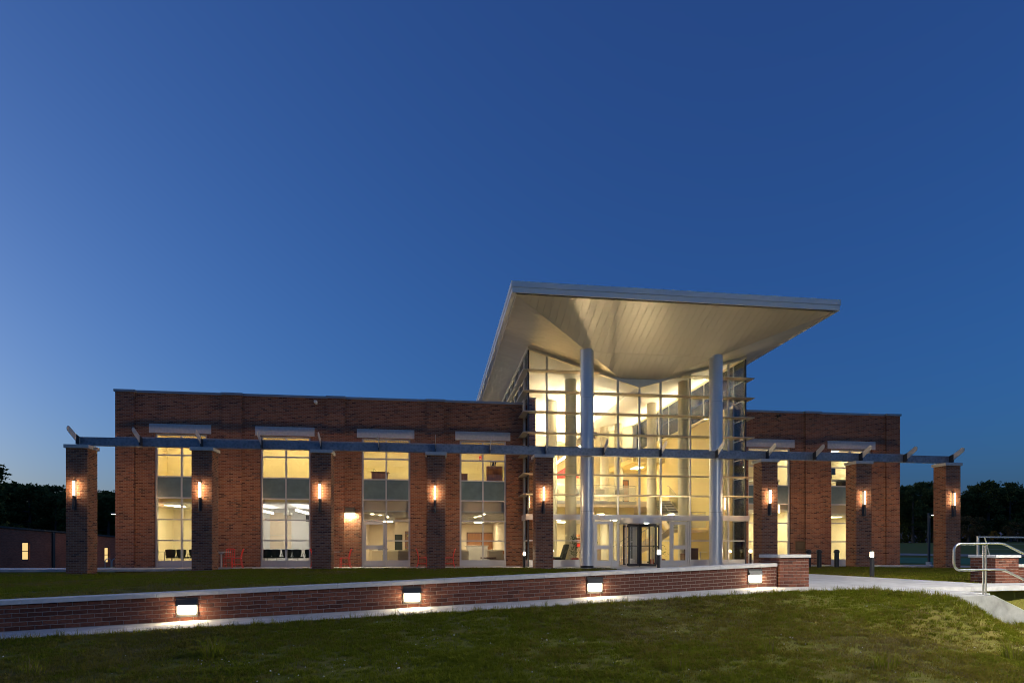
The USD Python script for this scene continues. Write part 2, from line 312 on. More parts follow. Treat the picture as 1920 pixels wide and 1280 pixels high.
slab_uv(walk, 6.9, 8.2, -2.4, -1.05, fz, M['concrete']); slab_uv(walk, 6.9, 8.2, -1.05, 0.0, fz, M['concrete'])
for u0 in (8.2, 9.7, 11.2, 12.7): slab_uv(walk, u0, u0+1.5, -0.9, 0.0, fz, M['concrete'])
def gate(S, T):      # between the seat wall's line and the straight walk
    x = 7.9 + 4.6*S; u = (x - W0[0])/UX; y0 = UV(u, 0.004)[1] + 0*T; return x, y0 + (13.4 - y0)*T
for k in range(3):
    part(walk, 'paving_slab', drape(lambda S, T: gate((k + 0.002 + 0.996*S)/3, T*0.997), fz, 0.10), M['concrete'])
y = 13.4
while y < 26.3:
    for k in range(3): slab_xy(walk, 7.9 + 4.6*k/3, 7.9 + 4.6*(k+1)/3, y, min(y + 1.6, 26.4), fz, M['concrete'])
    y += 1.6
side = put(UsdGeom.Xform.Define(stage, '/World/sidewalk').GetPrim(), kind='structure')
x = -22.0
while x < 27.5:
    if x < 4.0 or x >= 16.4: slab_xy(side, x, min(x + 1.55, 4.5) if x < 4.5 else x+1.55, 27.9, 30.44, lambda X, Y: 0*X + 0.006, M['concrete'])
    x += 1.55
for k in range(8):
    for j in range(2): slab_xy(side, 4.5 + 1.5*k, 6.0 + 1.5*k, 26.42 + 1.38*j, 27.8 + 1.38*j, lambda X, Y: 0*X + 0.006, M['concrete'], 'entrance_slab')
# worn dirt track and mown strip in the far field
def band(name, d0, d1, a0, a1, look, dz):
    def fn(S, T):
        a = np.radians(a0 + (a1-a0)*S); d = d0 + (d1-d0)*T + 1.2*np.sin(S*9); return d*np.sin(a), d*np.cos(a)
    S, T = np.meshgrid(np.linspace(0, 1, 41), np.linspace(0, 1, 5)); X, Y = fn(S, T); Z = land(X, Y) + dz
    J = np.arange(S.size).reshape(S.shape)
    f = np.vstack([np.stack([J[:-1, :-1], J[1:, 1:], J[:-1, 1:]], -1).reshape(-1, 3), np.stack([J[:-1, :-1], J[1:, :-1], J[1:, 1:]], -1).reshape(-1, 3)])[:, ::-1]
    f = np.vstack([np.stack([J[:-1, :-1], J[:-1, 1:], J[1:, 1:]], -1).reshape(-1, 3), np.stack([J[:-1, :-1], J[1:, 1:], J[1:, :-1]], -1).reshape(-1, 3)])[:, ::-1]
    top(name, trimesh.Trimesh(np.stack([X, Y, Z], -1).reshape(-1, 3), f, process=False), look, kind='structure')
M['dirt'] = plain('bare_earth', (.36, .25, .18), 0.95, noise=0.25, scale=1.5)
M['mown'] = plain('mown_grass', (.055, .15, .04), 0.95, noise=0.25, scale=0.8)
band('dirt_track', 83.0, 86.5, 30, 60, M['dirt'], 0.06)
band('mown_lawn', 66.0, 79.0, 30, 60, M['mown'], 0.05)

# ================================================================ seat wall, piers, lamps in the wall
def wall_thing(name, label, cat, group=None): return thing(name, label, cat, (W0[0], W0[1], 0), WROT, group)
COURSE, BL = 0.0677, 0.2033
def brick_mesh(u0, u1, z0, z1, slope, front=-0.008, back=0.04, jit=None):
    j = RNG.uniform(-.0015, .0015, 4) if jit is None else jit
    c = 0.004; m = MB()
    zz = lambda u: slope*(u)
    o = [[u0, back, z0+zz(u0)], [u1, back, z0+zz(u1)], [u1, back, z1+zz(u1)], [u0, back, z1+zz(u0)]]
    i = [[u0, front+c, z0+zz(u0)], [u1, front+c, z0+zz(u1)], [u1, front+c, z1+zz(u1)], [u0, front+c, z1+zz(u0)]]
    fr = [[u0+c+j[0], front, z0+c+zz(u0)], [u1-c+j[1], front, z0+c+zz(u1)], [u1-c+j[2], front, z1-c+zz(u1)], [u0+c+j[3], front, z1-c+zz(u0)]]
    v = np.array(o + i + fr); f = [[8, 9, 10], [8, 10, 11]]
    for a in range(4):
        b = (a+1) % 4; f += [[4+a, 4+b, 8+b], [4+a, 8+b, 8+a], [a, b, 4+b], [a, 4+b, 4+a]]
    return m.add(v, f)
SL, U_L, U_R = 0.0364, -10.55, 5.66
b0 = lambda u: -0.407 + SL*(u + 8.06)
zb = -0.407 + SL*8.06                    # base at u = 0
wall = wall_thing('seat_wall', 'long low brick seat wall with pale stone cap and lamps set in its face', 'wall')
LAMPS = [-5.46, -1.83, 1.63, 5.14]
core = MB().xz(Polygon([(U_L, b0(U_L)-.25), (U_R, b0(U_R)-.25), (U_R, b0(U_R)+.405), (U_L, b0(U_L)+.405)]), 0.0, 0.36)
part(wall, 'wall_core', core, M['mortar'])
bricks = []
for r in range(-1, 6):
    u = U_L + (r % 2)*BL/2 - BL/2
    while u < U_R:
        a, b_ = max(u + .0045, U_L), min(u + BL - .0045, U_R); u += BL
        if b_ - a < .03: continue
        if r >= 1 and r <= 4 and any(a > l - .165 and b_ < l + .165 for l in LAMPS): continue
        bricks.append((a, b_, zb + r*COURSE + .0045, zb + (r+1)*COURSE - .0045, r))
vis = sorted(bricks, key=lambda q: (q[4] < 0, abs(q[0] + 4.0)))
for a, b_, z0, z1, r in vis[:296]: part(wall, 'brick', brick_mesh(a, b_, z0, z1, SL), M['wbrick'])
rest = MB()
for a, b_, z0, z1, r in vis[296:]:
    q = brick_mesh(a, b_, z0, z1, SL); rest.add(q.v[0], q.f[0])
M['wbrick2'] = L('clay_brick_joined', {"g": ("geometry", {}), "r": ("rgb_ramp", {"ramp": [(0, (.10, .036, .024)), (0.35, (.16, .055, .033)), (0.8, (.23, .082, .048)), (1, (.16, .055, .033))]}),
    "t": ("noise_texture", {"scale": 28.0, "detail": 6.0, "roughness": 0.65}), "b": ("bump", {"strength": 0.6, "distance": 0.006}), "p": ("principled_bsdf", {"roughness": 0.88, "specular_ior_level": 0.25})},
    [("g.random_per_island", "r.fac"), ("r.color", "p.base_color"), ("g.position", "t.vector"), ("t.fac", "b.height"), ("b.normal", "p.normal")])
part(wall, 'brick_course', rest, M['wbrick2'], kind='stuff')
u = U_L
while u < U_R - .1:
    e = min(u + 0.93, U_R)
    part(wall, 'cap_stone', MB().xz(Polygon([(u+.003, b0(u)+.408), (e-.003, b0(e)+.408), (e-.003, b0(e)+.468), (e-.010, b0(e)+.474), (u+.010, b0(u)+.474), (u+.003, b0(u)+.468)]), -0.035, 0.40), M['limestone'])
    u = e
def wall_lamp(i, u, label):
    z = b0(u)
    t = thing('wall_lamp', label, 'wall lamp', (*UV(u, 0), float(z)), WROT, 'lamps set in the face of the seat wall')
    hw, z0, z1 = 0.162, 0.065, 0.38
    fr = MB()
    fr.box(-hw, hw, -.022, .0, .253, z1).box(-hw, hw, -.022, .0, z0, .108).box(-hw, -.128, -.022, .0, .108, .253).box(.128, hw, -.022, .0, .108, .253)
    part(t, 'housing', fr, M['bronze_paint'])
    hd = MB().yz(Polygon([(-.022, .254), (-.072, .254), (-.022, .345)]), -hw + .012, hw - .012); part(t, 'hood', hd, M['bronze_paint'])
    part(t, 'lens', MB().yz(Polygon([(-.004, .109), (-.004, .252), (-.060, .250), (-.052, .125)]), -.127, .127), E_['wall_lamp'])
for i, (u, w) in enumerate(zip(LAMPS, ('square lamp in the brick seat wall, nearest the left edge of the photo', 'square lamp in the seat wall below the glazed door bay', 'square lamp in the seat wall below the revolving door', 'square lamp in the seat wall beside its taller end pier'))): wall_lamp(i, u, w)
def pier(u0, v0, w, d, label, z0=0.065, rows=9):
    t = thing('gate_pier', label, 'pier', (*UV(u0, v0), z0), WROT, None)
    part(t, 'pier_core', B(0.006, w-.006, 0.006, d-.006, -.2, rows*COURSE), M['mortar'])
    for r in range(rows):
        for face in range(4):
            ln = w if face % 2 == 0 else d
            a = -((r + face) % 2)*BL/2
            while a < ln - .01:
                s, e = max(a + .0045, 0.0), min(a + BL - .0045, ln); a += BL
                if e - s < .025: continue
                q = brick_mesh(s, e, r*COURSE+.0045, (r+1)*COURSE-.0045, 0, front=-0.003, back=0.012); v = q.v[0].copy()
                x, yv = v[:, 0].copy(), v[:, 1].copy()
                if face == 0: v[:, 0], v[:, 1] = x, yv
                elif face == 1: v[:, 0], v[:, 1] = w - yv, x
                elif face == 2: v[:, 0], v[:, 1] = w - x, d - yv
                else: v[:, 0], v[:, 1] = yv, d - x
                part(t, 'brick', MB().add(v, q.f[0]), M['wbrick'])
    part(t, 'cap_stone', MB().cbox(-.03, w+.03, -.035, d+.03, rows*COURSE+.004, rows*COURSE+.07, .006), M['limestone'])
    return t
pier(5.70, -0.05, 0.71, 0.61, 'square brick pier with pale stone cap ending the lit seat wall')
pier(11.78, 0.20, 0.71, 0.61, 'square brick pier with stone cap behind the curved steel handrail', z0=0.04)
part_w = thing('garden_wall', 'low brick wall stub running off to the right from the pier behind the handrail', 'wall', (*UV(12.50, 0.26), 0.02), WROT)
part(part_w, 'wall_core', B(0, 4.0, .01, .36, -.2, 6*COURSE), M['mortar'])
for r in range(6):
    a = -(r % 2)*BL/2
    while a < 4.0:
        s, e = max(a+.0045, 0), min(a+BL-.0045, 4.0); a += BL
        if e - s > .03 and s < 1.6: part(part_w, 'brick', brick_mesh(s, e, r*COURSE+.0045, (r+1)*COURSE-.0045, 0, front=0.0, back=0.02), M['wbrick'])
part(part_w, 'cap_stone', MB().cbox(0.0, 4.0, -.03, .40, 6*COURSE+.003, 6*COURSE+.068, .006), M['limestone'])

# ================================================================ stair with cheek wall and handrails
stair = wall_thing('concrete_stair', 'pale concrete stair going down behind the sloping cheek wall at lower right', 'stair')
for k in range(7):
    u0, z = 8.20 + .33*k, 0.055 - .13*(k+1)
    part(stair, 'step', B(u0, u0+.33, -2.40, -0.90, -1.6, z), M['concrete'])
    part(stair, 'nosing', B(u0 - .0, u0+.05, -2.398, -0.902, z+.12-.006 if k == 0 else z + .13 - .006, z + .134), M['nosing'])
prof = Polygon([(6.99, -1.5), (6.99, .045), (7.0, .055), (7.87, .055), (10.9, .055-.40*3.03), (10.9, -1.9)])
cheek = wall_thing('cheek_wall', 'grey concrete cheek wall with sloping top carrying the steel handrail', 'wall')
part(cheek, 'wall_body', MB().xz(prof, -2.75, -2.40), M['concrete_dark'])
strip = Polygon([(7.93, .058), (10.88, .058-.40*2.95), (10.88, .062-.40*2.95), (7.93, .062)])
part(cheek, 'top_strip', MB().xz(strip, -2.70, -2.44), M['nosing'])
def arc(c, r, a0, a1, n=7): a = np.radians(np.linspace(a0, a1, n)); return [(c[0] + r*math.cos(t), c[1] + r*math.sin(t)) for t in a]
def handrail(v, label, u0=7.22):
    t = wall_thing('handrail', label, 'handrail')
    pts = [(10.9, .955-.37*2.66), (8.36, .938), (8.28, .951), (8.2, .955), (u0+.16, .945)] + arc((u0+.13, .945-.13), .13, 90, 180) + arc((u0+.13, .492+.13), .13, 180, 270) + [(u0+.16, .492), (8.2, .497), (8.28, .492), (8.36, .479), (10.9, .497-.37*2.66)]
    part(t, 'rail', MB().tube([(p[0], v, p[1]) for p in pts], .0195, 12), M['rail'], smooth=True)
    for du in (7.865, 7.925): part(t, 'post', MB().tube([(du, v, .05), (du, v, .946)], .015, 10), M['rail'], smooth=40)
    part(t, 'base_plate', MB().cyl(7.895, v, .055, .067, .065, n=20), M['rail'])
    part(t, 'post', MB().tube([(10.2, v, -.9), (10.2, v, .2)], .015, 10), M['rail'], smooth=40)
handrail(-2.575, 'tubular stainless handrail with rounded loop end on the sloping cheek wall')
guard = thing('guard_rail', 'thin square tube guard rail with slanted brace beyond the right brick pier', 'railing', (*UV(12.3, 1.05), 0.05), WROT)
gz = 1.13
part(guard, 'top_rail', B(0, 5.0, -.02, .02, gz-.035, gz), M['rail'])
for q in (0.0, 2.4, 4.9): part(guard, 'post', B(q, q+.04, -.02, .02, 0, gz-.035), M['rail'])
part(guard, 'brace', MB().tube([(.24, 0, gz-.03), (.62, 0, .0)], .016, 6), M['rail'])
for k in range(8): part(guard, 'cable', MB().tube([(.0, 0, .12+.115*k), (5.0, 0, .12+.115*k)], .002, 4), M['rail'])
# ================================================================ brick wings
YF, H_TOP = 30.46, 8.20
ZL = [0.0, 0.28, 1.28, 2.28, 3.30, 4.31, 5.33, 6.33]      # sill, mullions, spandrel band, head
def window(wing, x0, x1, door=None):
    """Aluminium frame (a part) with its panes, spandrel panels and door as sub-parts; face 0.12 behind the brick."""
    y0, y1 = YF + .12, YF + .24; xm = (x0 + x1)/2; j = .045
    fr = MB()
    fr.box(x0, x0+2*j, y0, y1, 0, ZL[-1]).box(x1-2*j, x1, y0, y1, 0, ZL[-1])
    fr.box(x0+2*j, x1-2*j, y0+.002, y1, ZL[-1]-.08, ZL[-1])
    fr.box(xm-j*.8, xm+j*.8, y0+.001, y1, 0, ZL[-1]-.08)
    for k, z in enumerate(ZL[1:-1]):
        h = .03 if k else .035
        for a, b in ((x0+2*j, xm-j*.8), (xm+j*.8, x1-2*j)):
            if door == 'left' and a < xm - .1 and z < 2.2: continue
            fr.box(a, b, y0+.003, y1-.002, z-h, z+h)
    w = part(wing, 'window', fr, M['alu'])
    for a, b in ((x0+2*j, xm-j*.8), (xm+j*.8, x1-2*j)):
        isdoor = door == 'left' and a < xm - .1
        if not isdoor: part(w, 'sill_panel', B(a, b, y0+.03, y1-.03, 0.0, ZL[1]-.035), M['alu'])
        for k in range(1, 7):
            z0, z1 = ZL[k]+.03, ZL[k+1]-.03
            if k == 6: z1 = ZL[7]-.08
            if isdoor and k < 3: continue
            if k == 4: part(w, 'spandrel_panel', B(a, b, y0+.03, y1-.03, z0, z1), M['spandrel'])
            else: part(w, 'pane', B(a, b, y0+.05, y0+.06, z0, z1), M['glass'])
        if isdoor: glass_door(w, a, b, y0 - .01, 2.25)
    # lintel of cast stone, proud of the brick
    return w
def glass_door(par, a, b, y, h, hinge='left', nm='door'):
    d = MB(); s = .11
    d.box(a+.01, a+.01+s, y, y+.05, .02, h-.03).box(b-.01-s, b-.01, y, y+.05, .02, h-.03)
    for z0, z1 in ((.02, .30), (.86, 1.06), (h-.17, h-.03)): d.box(a+.01+s, b-.01-s, y+.002, y+.048, z0, z1)
    dr = part(par, nm, d, M['alu'])
    if par.GetPath().pathElementCount < 4: q = dr
    for z0, z1 in ((.30, .86), (1.06, h-.17)): part(par, 'door_pane', B(a+.01+s, b-.01-s, y+.02, y+.03, z0, z1), M['glass'])
    hx = b - .06 if hinge == 'left' else a + .06
    part(par, 'door_handle', MB().box(hx-.03, hx+.03, y-.012, y, .90, 1.16).tube([(hx, y-.012, .97), (hx, y-.055, .97), (hx-(.11 if hinge == 'left' else -.11), y-.055, .97)], .011, 6), M['steelgrey'])
def wing(label, X0, X1, wins, pil, Yb=45.5, doors=()):
    w = thing('brick_wing', label, 'building')
    m = MB(); xs = [X0] + [q for a, b in wins for q in (a, b)] + [X1]; T = .36
    for i in range(0, len(xs), 2): m.box(xs[i], xs[i+1], YF, YF+T, -.3, H_TOP)
    for a, b in wins: m.box(a, b, YF, YF+T, ZL[-1], H_TOP)
    part(w, 'front_wall', m, M['brick'])
    for a, b in pil: part(w, 'pilaster', B(a, b, YF-.10, YF-.002, -.3, H_TOP), M['brick'])
    cop = MB()
    segs = sorted(pil); x = X0 - .06
    cop.box(X0-.06, X1+.0, YF-.05, YF+.40, H_TOP+.002, H_TOP+.11)
    for a, b in pil: cop.box(a-.05, b+.05, YF-.16, YF-.052, H_TOP+.002, H_TOP+.112)
    part(w, 'coping', cop, M['coping'])
    for a, b in wins: part(w, 'lintel', MB().cbox(a-.22, b+.20, YF-.03, YF+.10, ZL[-1]+.004, 6.77, .008), M['limestone'])
    for i, (a, b) in enumerate(wins): window(w, a, b, 'left' if i in doors else None)
    part(w, 'roof', B(X0+.36, X1-.05, YF+.37, Yb, 7.6, 7.9), M['roof'])
    return w
LW = wing('two storey red brick wing with four tall window bays left of the glass lobby', -14.63, 4.55, [(-13.0, -10.66), (-8.23, -5.89), (-3.46, -1.10), (1.35, 3.71)], [(-14.66, -13.84), (-9.92, -9.05), (-5.08, -4.25), (-0.29, 0.56)], doors=(2,))
RW = wing('two storey red brick wing with two tall window bays right of the glass lobby', 15.95, 25.58, [(16.75, 19.2), (21.55, 23.98)], [(19.99, 20.85), (24.79, 25.60)])
part(LW, 'side_wall', B(-14.63, -14.27, YF+.362, 45.5, -.3, H_TOP), M['brick'])
part(LW, 'rear_wall', B(-14.63, 4.55, 45.51, 45.8, -.3, H_TOP), M['brick'])
part(LW, 'side_coping', B(-14.69, -14.2, YF+.402, 45.8, H_TOP+.002, H_TOP+.108), M['coping'])
part(RW, 'side_wall', B(25.22, 25.58, YF+.362, 45.5, -.3, H_TOP), M['brick'])
part(RW, 'rear_wall', B(15.95, 25.58, 45.51, 45.8, -.3, H_TOP), M['brick'])
# ---- rooms inside the wings
YI = YF + .365
def room(w, x0, x1, yb, z0, z1, look, floor_look, side_look=None, ceil_look=None, back=True):
    s = side_look or look; T = .08
    if back: part(w, 'room_wall', B(x0+T, x1-T, yb, yb+T, z0, z1), look)
    part(w, 'room_wall', B(x0, x0+T, YI, yb+T, z0, z1), s); part(w, 'room_wall', B(x1-T, x1, YI, yb+T, z0, z1), s)
    part(w, 'room_floor', B(x0, x1, YI, yb+T, z0-.05, z0-.002), floor_look)
    part(w, 'room_ceiling', B(x0, x1, YI, yb+T, z1+.002, z1+.06), ceil_look or M['ceil'])
def header(w, x0, x1, z0, z1, look, d=.25): part(w, 'bulkhead', B(x0+.08, x1-.08, YI+.001, YI+d, z0, z1), look)
def panel_light(x, y, z, label, w=.6, l=1.2, look='panel', grp='recessed ceiling light panels'):
    t = thing('ceiling_light', label, 'ceiling light', (x, y, z), 0, grp)
    part(t, 'frame', MB().box(-w/2-.03, w/2+.03, -l/2-.03, -l/2, -.012, .0).box(-w/2-.03, w/2+.03, l/2, l/2+.03, -.012, 0).box(-w/2-.03, -w/2, -l/2, l/2, -.012, 0).box(w/2, w/2+.03, -l/2, l/2, -.012, 0), M['laminate'])
    part(t, 'diffuser', B(-w/2, w/2, -l/2, l/2, -.010, -.003), E_[look])
def downlight(x, y, z, label, grp):
    t = thing('downlight', label, 'downlight', (x, y, z), 0, grp)
    part(t, 'trim_ring', MB().tube([(.085*math.cos(a), .085*math.sin(a), -.006) for a in np.linspace(0, 2*math.pi, 15)], .008, 5), M['laminate'])
    part(t, 'lamp', MB().cyl(0, 0, -.008, -.002, .08, n=14), E_['down'])
# ground floor
room(LW, -14.2, -9.55, 35.4, 0.02, 3.06, M['cream'], M['carpet']); header(LW, -14.2, -9.55, 3.07, 3.5, M['yellow'])
room(LW, -9.45, -4.72, 35.3, 0.02, 3.10, M['white'], M['carpet']); header(LW, -9.45, -4.72, 3.11, 3.5, M['yellow'])
room(LW, -4.62, 4.50, 44.8, 0.02, 2.74, M['beige'], M['carpet']); header(LW, -4.62, 4.50, 2.745, 3.5, M['beige'], .12)
# upper floor
room(LW, -14.2, -4.72, 34.6, 4.02, 7.1, M['yellow'], M['carpet']); room(LW, -4.62, 4.50, 35.2, 4.02, 7.1, M['yellow'], M['carpet'])
room(RW, 16.05, 20.3, 34.6, 0.02, 3.0, M['cream'], M['carpet']); room(RW, 20.4, 25.1, 37.5, 0.02, 2.78, M['cream'], M['carpet'])
header(RW, 20.4, 25.1, 2.785, 3.5, M['beige'], .12); header(RW, 16.05, 20.3, 3.01, 3.5, M['beige'], .12)
room(RW, 16.05, 20.3, 36.0, 4.02, 6.75, M['cream'], M['carpet']); room(RW, 20.4, 25.1, 36.0, 4.02, 6.75, M['cream'], M['carpet'])
G1 = 'recessed light panels in the rooms behind the window bays'
for x, y, z, lb in ((-12.9, 32.6, 3.06, 'light panel in the ceiling of the cream ground floor room at far left'), (-10.9, 33.8, 3.06, 'second light panel deeper in the cream ground floor room at far left'),
                    (-13.0, 32.6, 7.1, 'light panel in the upper yellow room behind the first window bay'), (-10.8, 32.6, 7.1, 'light panel in the upper yellow room right of the first window bay'), (-8.0, 32.6, 7.1, 'light panel in the upper yellow room behind the left of the second window bay'), (-6.0, 32.6, 7.1, 'light panel in the upper yellow room behind the right of the second window bay'),
                    (-3.2, 32.9, 7.1, 'light panel in the upper room above the glazed door'), (-0.6, 32.9, 7.1, 'light panel in the upper room between third and fourth bays'), (2.4, 32.9, 7.1, 'light panel in the upper room behind the fourth window bay'),
                    (17.2, 32.3, 3.0, 'light panel in the ground floor room right of the glass lobby'), (18.9, 32.8, 3.0, 'light panel in the ground floor room behind the plaque'), (21.6, 33.4, 2.78, 'front light panel in the rightmost ground floor room'), (23.6, 33.4, 2.78, 'light panel at the right of the rightmost ground floor room'),(22.0, 35.8, 2.78, 'rear light panel in the rightmost ground floor room'),
                    (17.3, 32.2, 6.75, 'bright light panel in the upper room right of the glass lobby'), (19.0, 32.0, 6.75, 'bright light panel in the upper room seen right of the sixth pergola column'), (22.0, 33.6, 6.75, 'light panel in the rightmost upper room'), (23.9, 33.6, 6.75, 'light panel at the right of the rightmost upper room')):
    panel_light(x, y, z, lb, grp=G1)
GL = 'small round downlights in the lounge ceiling'
for x, y, lb in ((-3.15, 32.6, 'front round downlight above the glazed door'), (-2.85, 33.9, 'middle round downlight above the glazed door'), (-2.55, 35.4, 'rear round downlight above the glazed door'), (2.75, 32.5, 'front round downlight behind the fourth bay'), (2.62, 34.0, 'second round downlight behind the fourth bay'), (2.50, 35.6, 'third round downlight behind the fourth bay'), (0.9, 32.4, 'round downlight at left edge of the fourth bay'), (2.4, 39.6, 'round downlight deep behind the fourth bay'), (-1.6, 41.0, 'round downlight deep behind the door bay'), (0.5, 36.0, 'round downlight hidden between the third and fourth bays')):
    downlight(x, y, 2.74, lb, GL)
for i, (x, y) in enumerate(((-3.0, 41.5), (-1.2, 38.0), (1.2, 42.0), (3.2, 42.0))): panel_light(x, y, 2.74, ('light panel far back behind the glazed door', 'light panel in the middle of the lounge ceiling', 'light panel above the wooden doors at left', 'light panel above the wooden doors at right')[i], grp='light panels at the back of the lounge')
# ceiling grid of the lounge
grid = MB()
for x in np.arange(-4.5, 4.5, 1.2): grid.box(x, x+.025, YI+.13, 44.7, 2.728, 2.7395)
for y in np.arange(31.5, 44.5, 1.2): grid.box(-4.5, 4.4, y, y+.025, 2.727, 2.739)
part(LW, 'ceiling_grid', grid, M['alu'])
for i, (x, lb) in enumerate(((-8.62, 'linear white pendant light at left of the second bay classroom'), (-6.75, 'linear white pendant light at right of the second bay classroom'))):
    t = thing('pendant_light', lb, 'pendant light', (x, 32.9, 2.80), 0)
    part(t, 'body', B(-.05, .05, -1.5, 1.5, .0, .05), M['laminate']); part(t, 'lamp', B(-.045, .045, -1.48, 1.48, -.012, -.002), E_['tube']); part(t, 'upper_lamp', B(-.045, .045, -1.48, 1.48, .052, .06), E_['tube'])
    for y in (-1.2, 1.2): part(t, 'hanger', MB().tube([(0, y, .05), (0, y, .30)], .006, 5), M['laminate'])
pj = thing('projector', 'white ceiling projector hanging in the second bay classroom', 'projector', (-7.55, 33.2, 2.72)); part(pj, 'body', MB().cbox(-.2, .2, -.16, .16, -.06, .06, .015), M['laminate']); part(pj, 'pole', MB().cyl(0, 0, .06, .38, .02, n=8), M['laminate']); part(pj, 'lens', MB().cyl(.1, -.0, -.075, -.06, .04, n=10), M['black'])
sp = thing('wall_screen', 'dark grey screen box high on the white classroom wall', 'screen', (-6.62, 35.28, 2.42)); part(sp, 'panel', MB().cbox(-.42, .42, -.14, 0, 0, .36, .02), M['bronze_paint']); part(sp, 'bracket', B(-.05, .05, -.12, -.02, .36, .6), M['bronze_paint'])
wb = thing('whiteboard', 'cream panels on the left of the white classroom wall', 'whiteboard', (-9.0, 35.26, 0)); part(wb, 'board', B(0, 1.15, 0, .03, .9, 1.62), M['beige']); part(wb, 'board', B(0, 1.15, 0, .03, 1.64, 2.9), M['beige'])

# ---- lettering, picture and furniture in the lounge
ex = thing('exit_sign', 'small red lit exit sign at the back of the lounge behind the door bay', 'exit sign', (-2.02, 42.0, 2.02))
part(ex, 'box', B(-.17, .17, 0, .05, -.02, .2), M['laminate']); part(ex, 'mount', B(-.03, .03, 0.01, .04, .2, .72), M['laminate'])
em = meshkit.text_mesh('EXIT', .13, .004, bold=True); em.apply_transform(trimesh.transformations.rotation_matrix(math.pi/2, [1, 0, 0])); em.apply_translation([-em.bounds.mean(0)[0], -.006, .025]); part(ex, 'letters', em, E_['exit'])
M['canvas'] = L('abstract_canvas', {"g": ("geometry", {}), "n": ("noise_texture", {"scale": 2.6, "detail": 5.0, "distortion": 1.6}), "r": ("rgb_ramp", {"ramp": [(0.2, (.03, .05, .06)), (0.4, (.10, .14, .15)), (0.48, (.30, .10, .05)), (0.56, (.12, .09, .05)), (0.64, (.40, .34, .10)), (0.8, (.5, .47, .4))]}), "p": ("principled_bsdf", {"roughness": 0.7})},
    [("g.position", "n.vector"), ("n.fac", "r.fac"), ("r.color", "p.base_color")])
pt = thing('painting', 'large colourful abstract painting on the lounge wall right of the door', 'painting', (-1.2, 37.0, 0)); part(pt, 'canvas', B(-.45, .65, 0, .04, .75, 1.95), M['canvas'])
pw = thing('partition_wall', 'beige wall in the lounge carrying the abstract painting', 'wall', (-1.3, 37.05, 0)); part(pw, 'panel', B(-.95, 1.4, 0, .1, .02, 2.735), M['beige']); part(pw, 'doorway', B(-.95, -.5, -.02, -.002, .02, 1.75), M['fabric_green'])
wd = thing('wooden_doors', 'wide brown wooden double doors at the back of the lounge', 'doors', (3.55, 44.76, 0)); part(wd, 'leaf', B(-.98, -.01, -.05, 0, .02, 2.03), M['wood']); part(wd, 'leaf', B(.01, .98, -.05, 0, .02, 2.03), M['wood']); part(wd, 'door_frame', MB().box(-1.05, -.985, -.06, 0, .02, 2.1).box(.985, 1.05, -.06, 0, .02, 2.1).box(-1.05, 1.05, -.06, 0, 2.035, 2.11), M['fabric_brown'])
dk = thing('reception_counter', 'glossy white counter in the lounge seen through the fourth bay', 'counter', (2.60, 35.6, 0.02)); part(dk, 'front', MB().cbox(-.62, .62, -.03, .03, 0, 1.02, .01), M['laminate']); part(dk, 'worktop', MB().cbox(-.68, .68, -.06, .45, 1.025, 1.07, .01), M['laminate']); part(dk, 'end_panel', MB().cbox(.56, .62, .04, .42, 0, 1.02, .008), M['laminate'])
cr = thing('wooden_sideboard', 'brown wooden sideboard right of the white counter', 'sideboard', (3.75, 35.0, .02)); part(cr, 'cabinet', MB().cbox(-.55, .5, 0, .5, 0, .78, .01), M['wood']); part(cr, 'worktop', MB().cbox(-.6, .55, -.03, .53, .785, .82, .008), M['laminate'])
def armchair(x, y, rz, label, look='fabric_beige', w=.85):
    t = thing('armchair', label, 'armchair', (x, y, .02), rz, None)
    part(t, 'seat', MB().cbox(-w/2+.1, w/2-.1, -.36, .28, .12, .42, .05), M[look]); part(t, 'backrest', MB().cbox(-w/2, w/2, .26, .42, .05, .80, .06), M[look])
    for s in (-1, 1): part(t, 'armrest', MB().cbox(s*(w/2-.055)-.06, s*(w/2-.055)+.06, -.38, .27, .05, .58, .04), M[look])
    for a in (-.3, .3):
        for b in (-.3, .3): part(t, 'leg', MB().cyl(a, b, 0, .06, .02, n=6), M['black'])
armchair(1.45, 32.0, 180, 'beige upholstered armchair at left of the fourth bay'); armchair(-1.35, 32.1, 180, 'beige armchair by the right pane next to the glazed door'); armchair(-2.2, 34.6, 200, 'pale armchair deeper in the lounge behind the door bay', w=1.0); armchair(3.5, 32.4, 150, 'low beige armchair at right of the fourth bay')
lt = thing('lounge_table', 'low dark coffee table at right of the fourth bay', 'table', (2.95, 32.2, .02)); part(lt, 'table_top', MB().cbox(-.4, .4, -.3, .3, .36, .42, .01), M['fabric_brown']); part(lt, 'leg', MB().cyl(0, 0, .02, .36, .05, n=10), M['steelgrey']); part(lt, 'base', MB().cyl(0, 0, 0, .02, .22, n=16), M['steelgrey'])
de = thing('office_desk', 'beige desk with papers seen through the glazed door', 'desk', (-2.75, 36.5, .02)); part(de, 'front', MB().cbox(-.75, .75, 0, .05, 0, .75, .01), M['beige']); part(de, 'worktop', MB().cbox(-.8, .8, -.05, .7, .755, .79, .01), M['laminate']); part(de, 'papers', MB().cbox(-.45, .1, .1, .4, .792, .90, .01), M['black'])
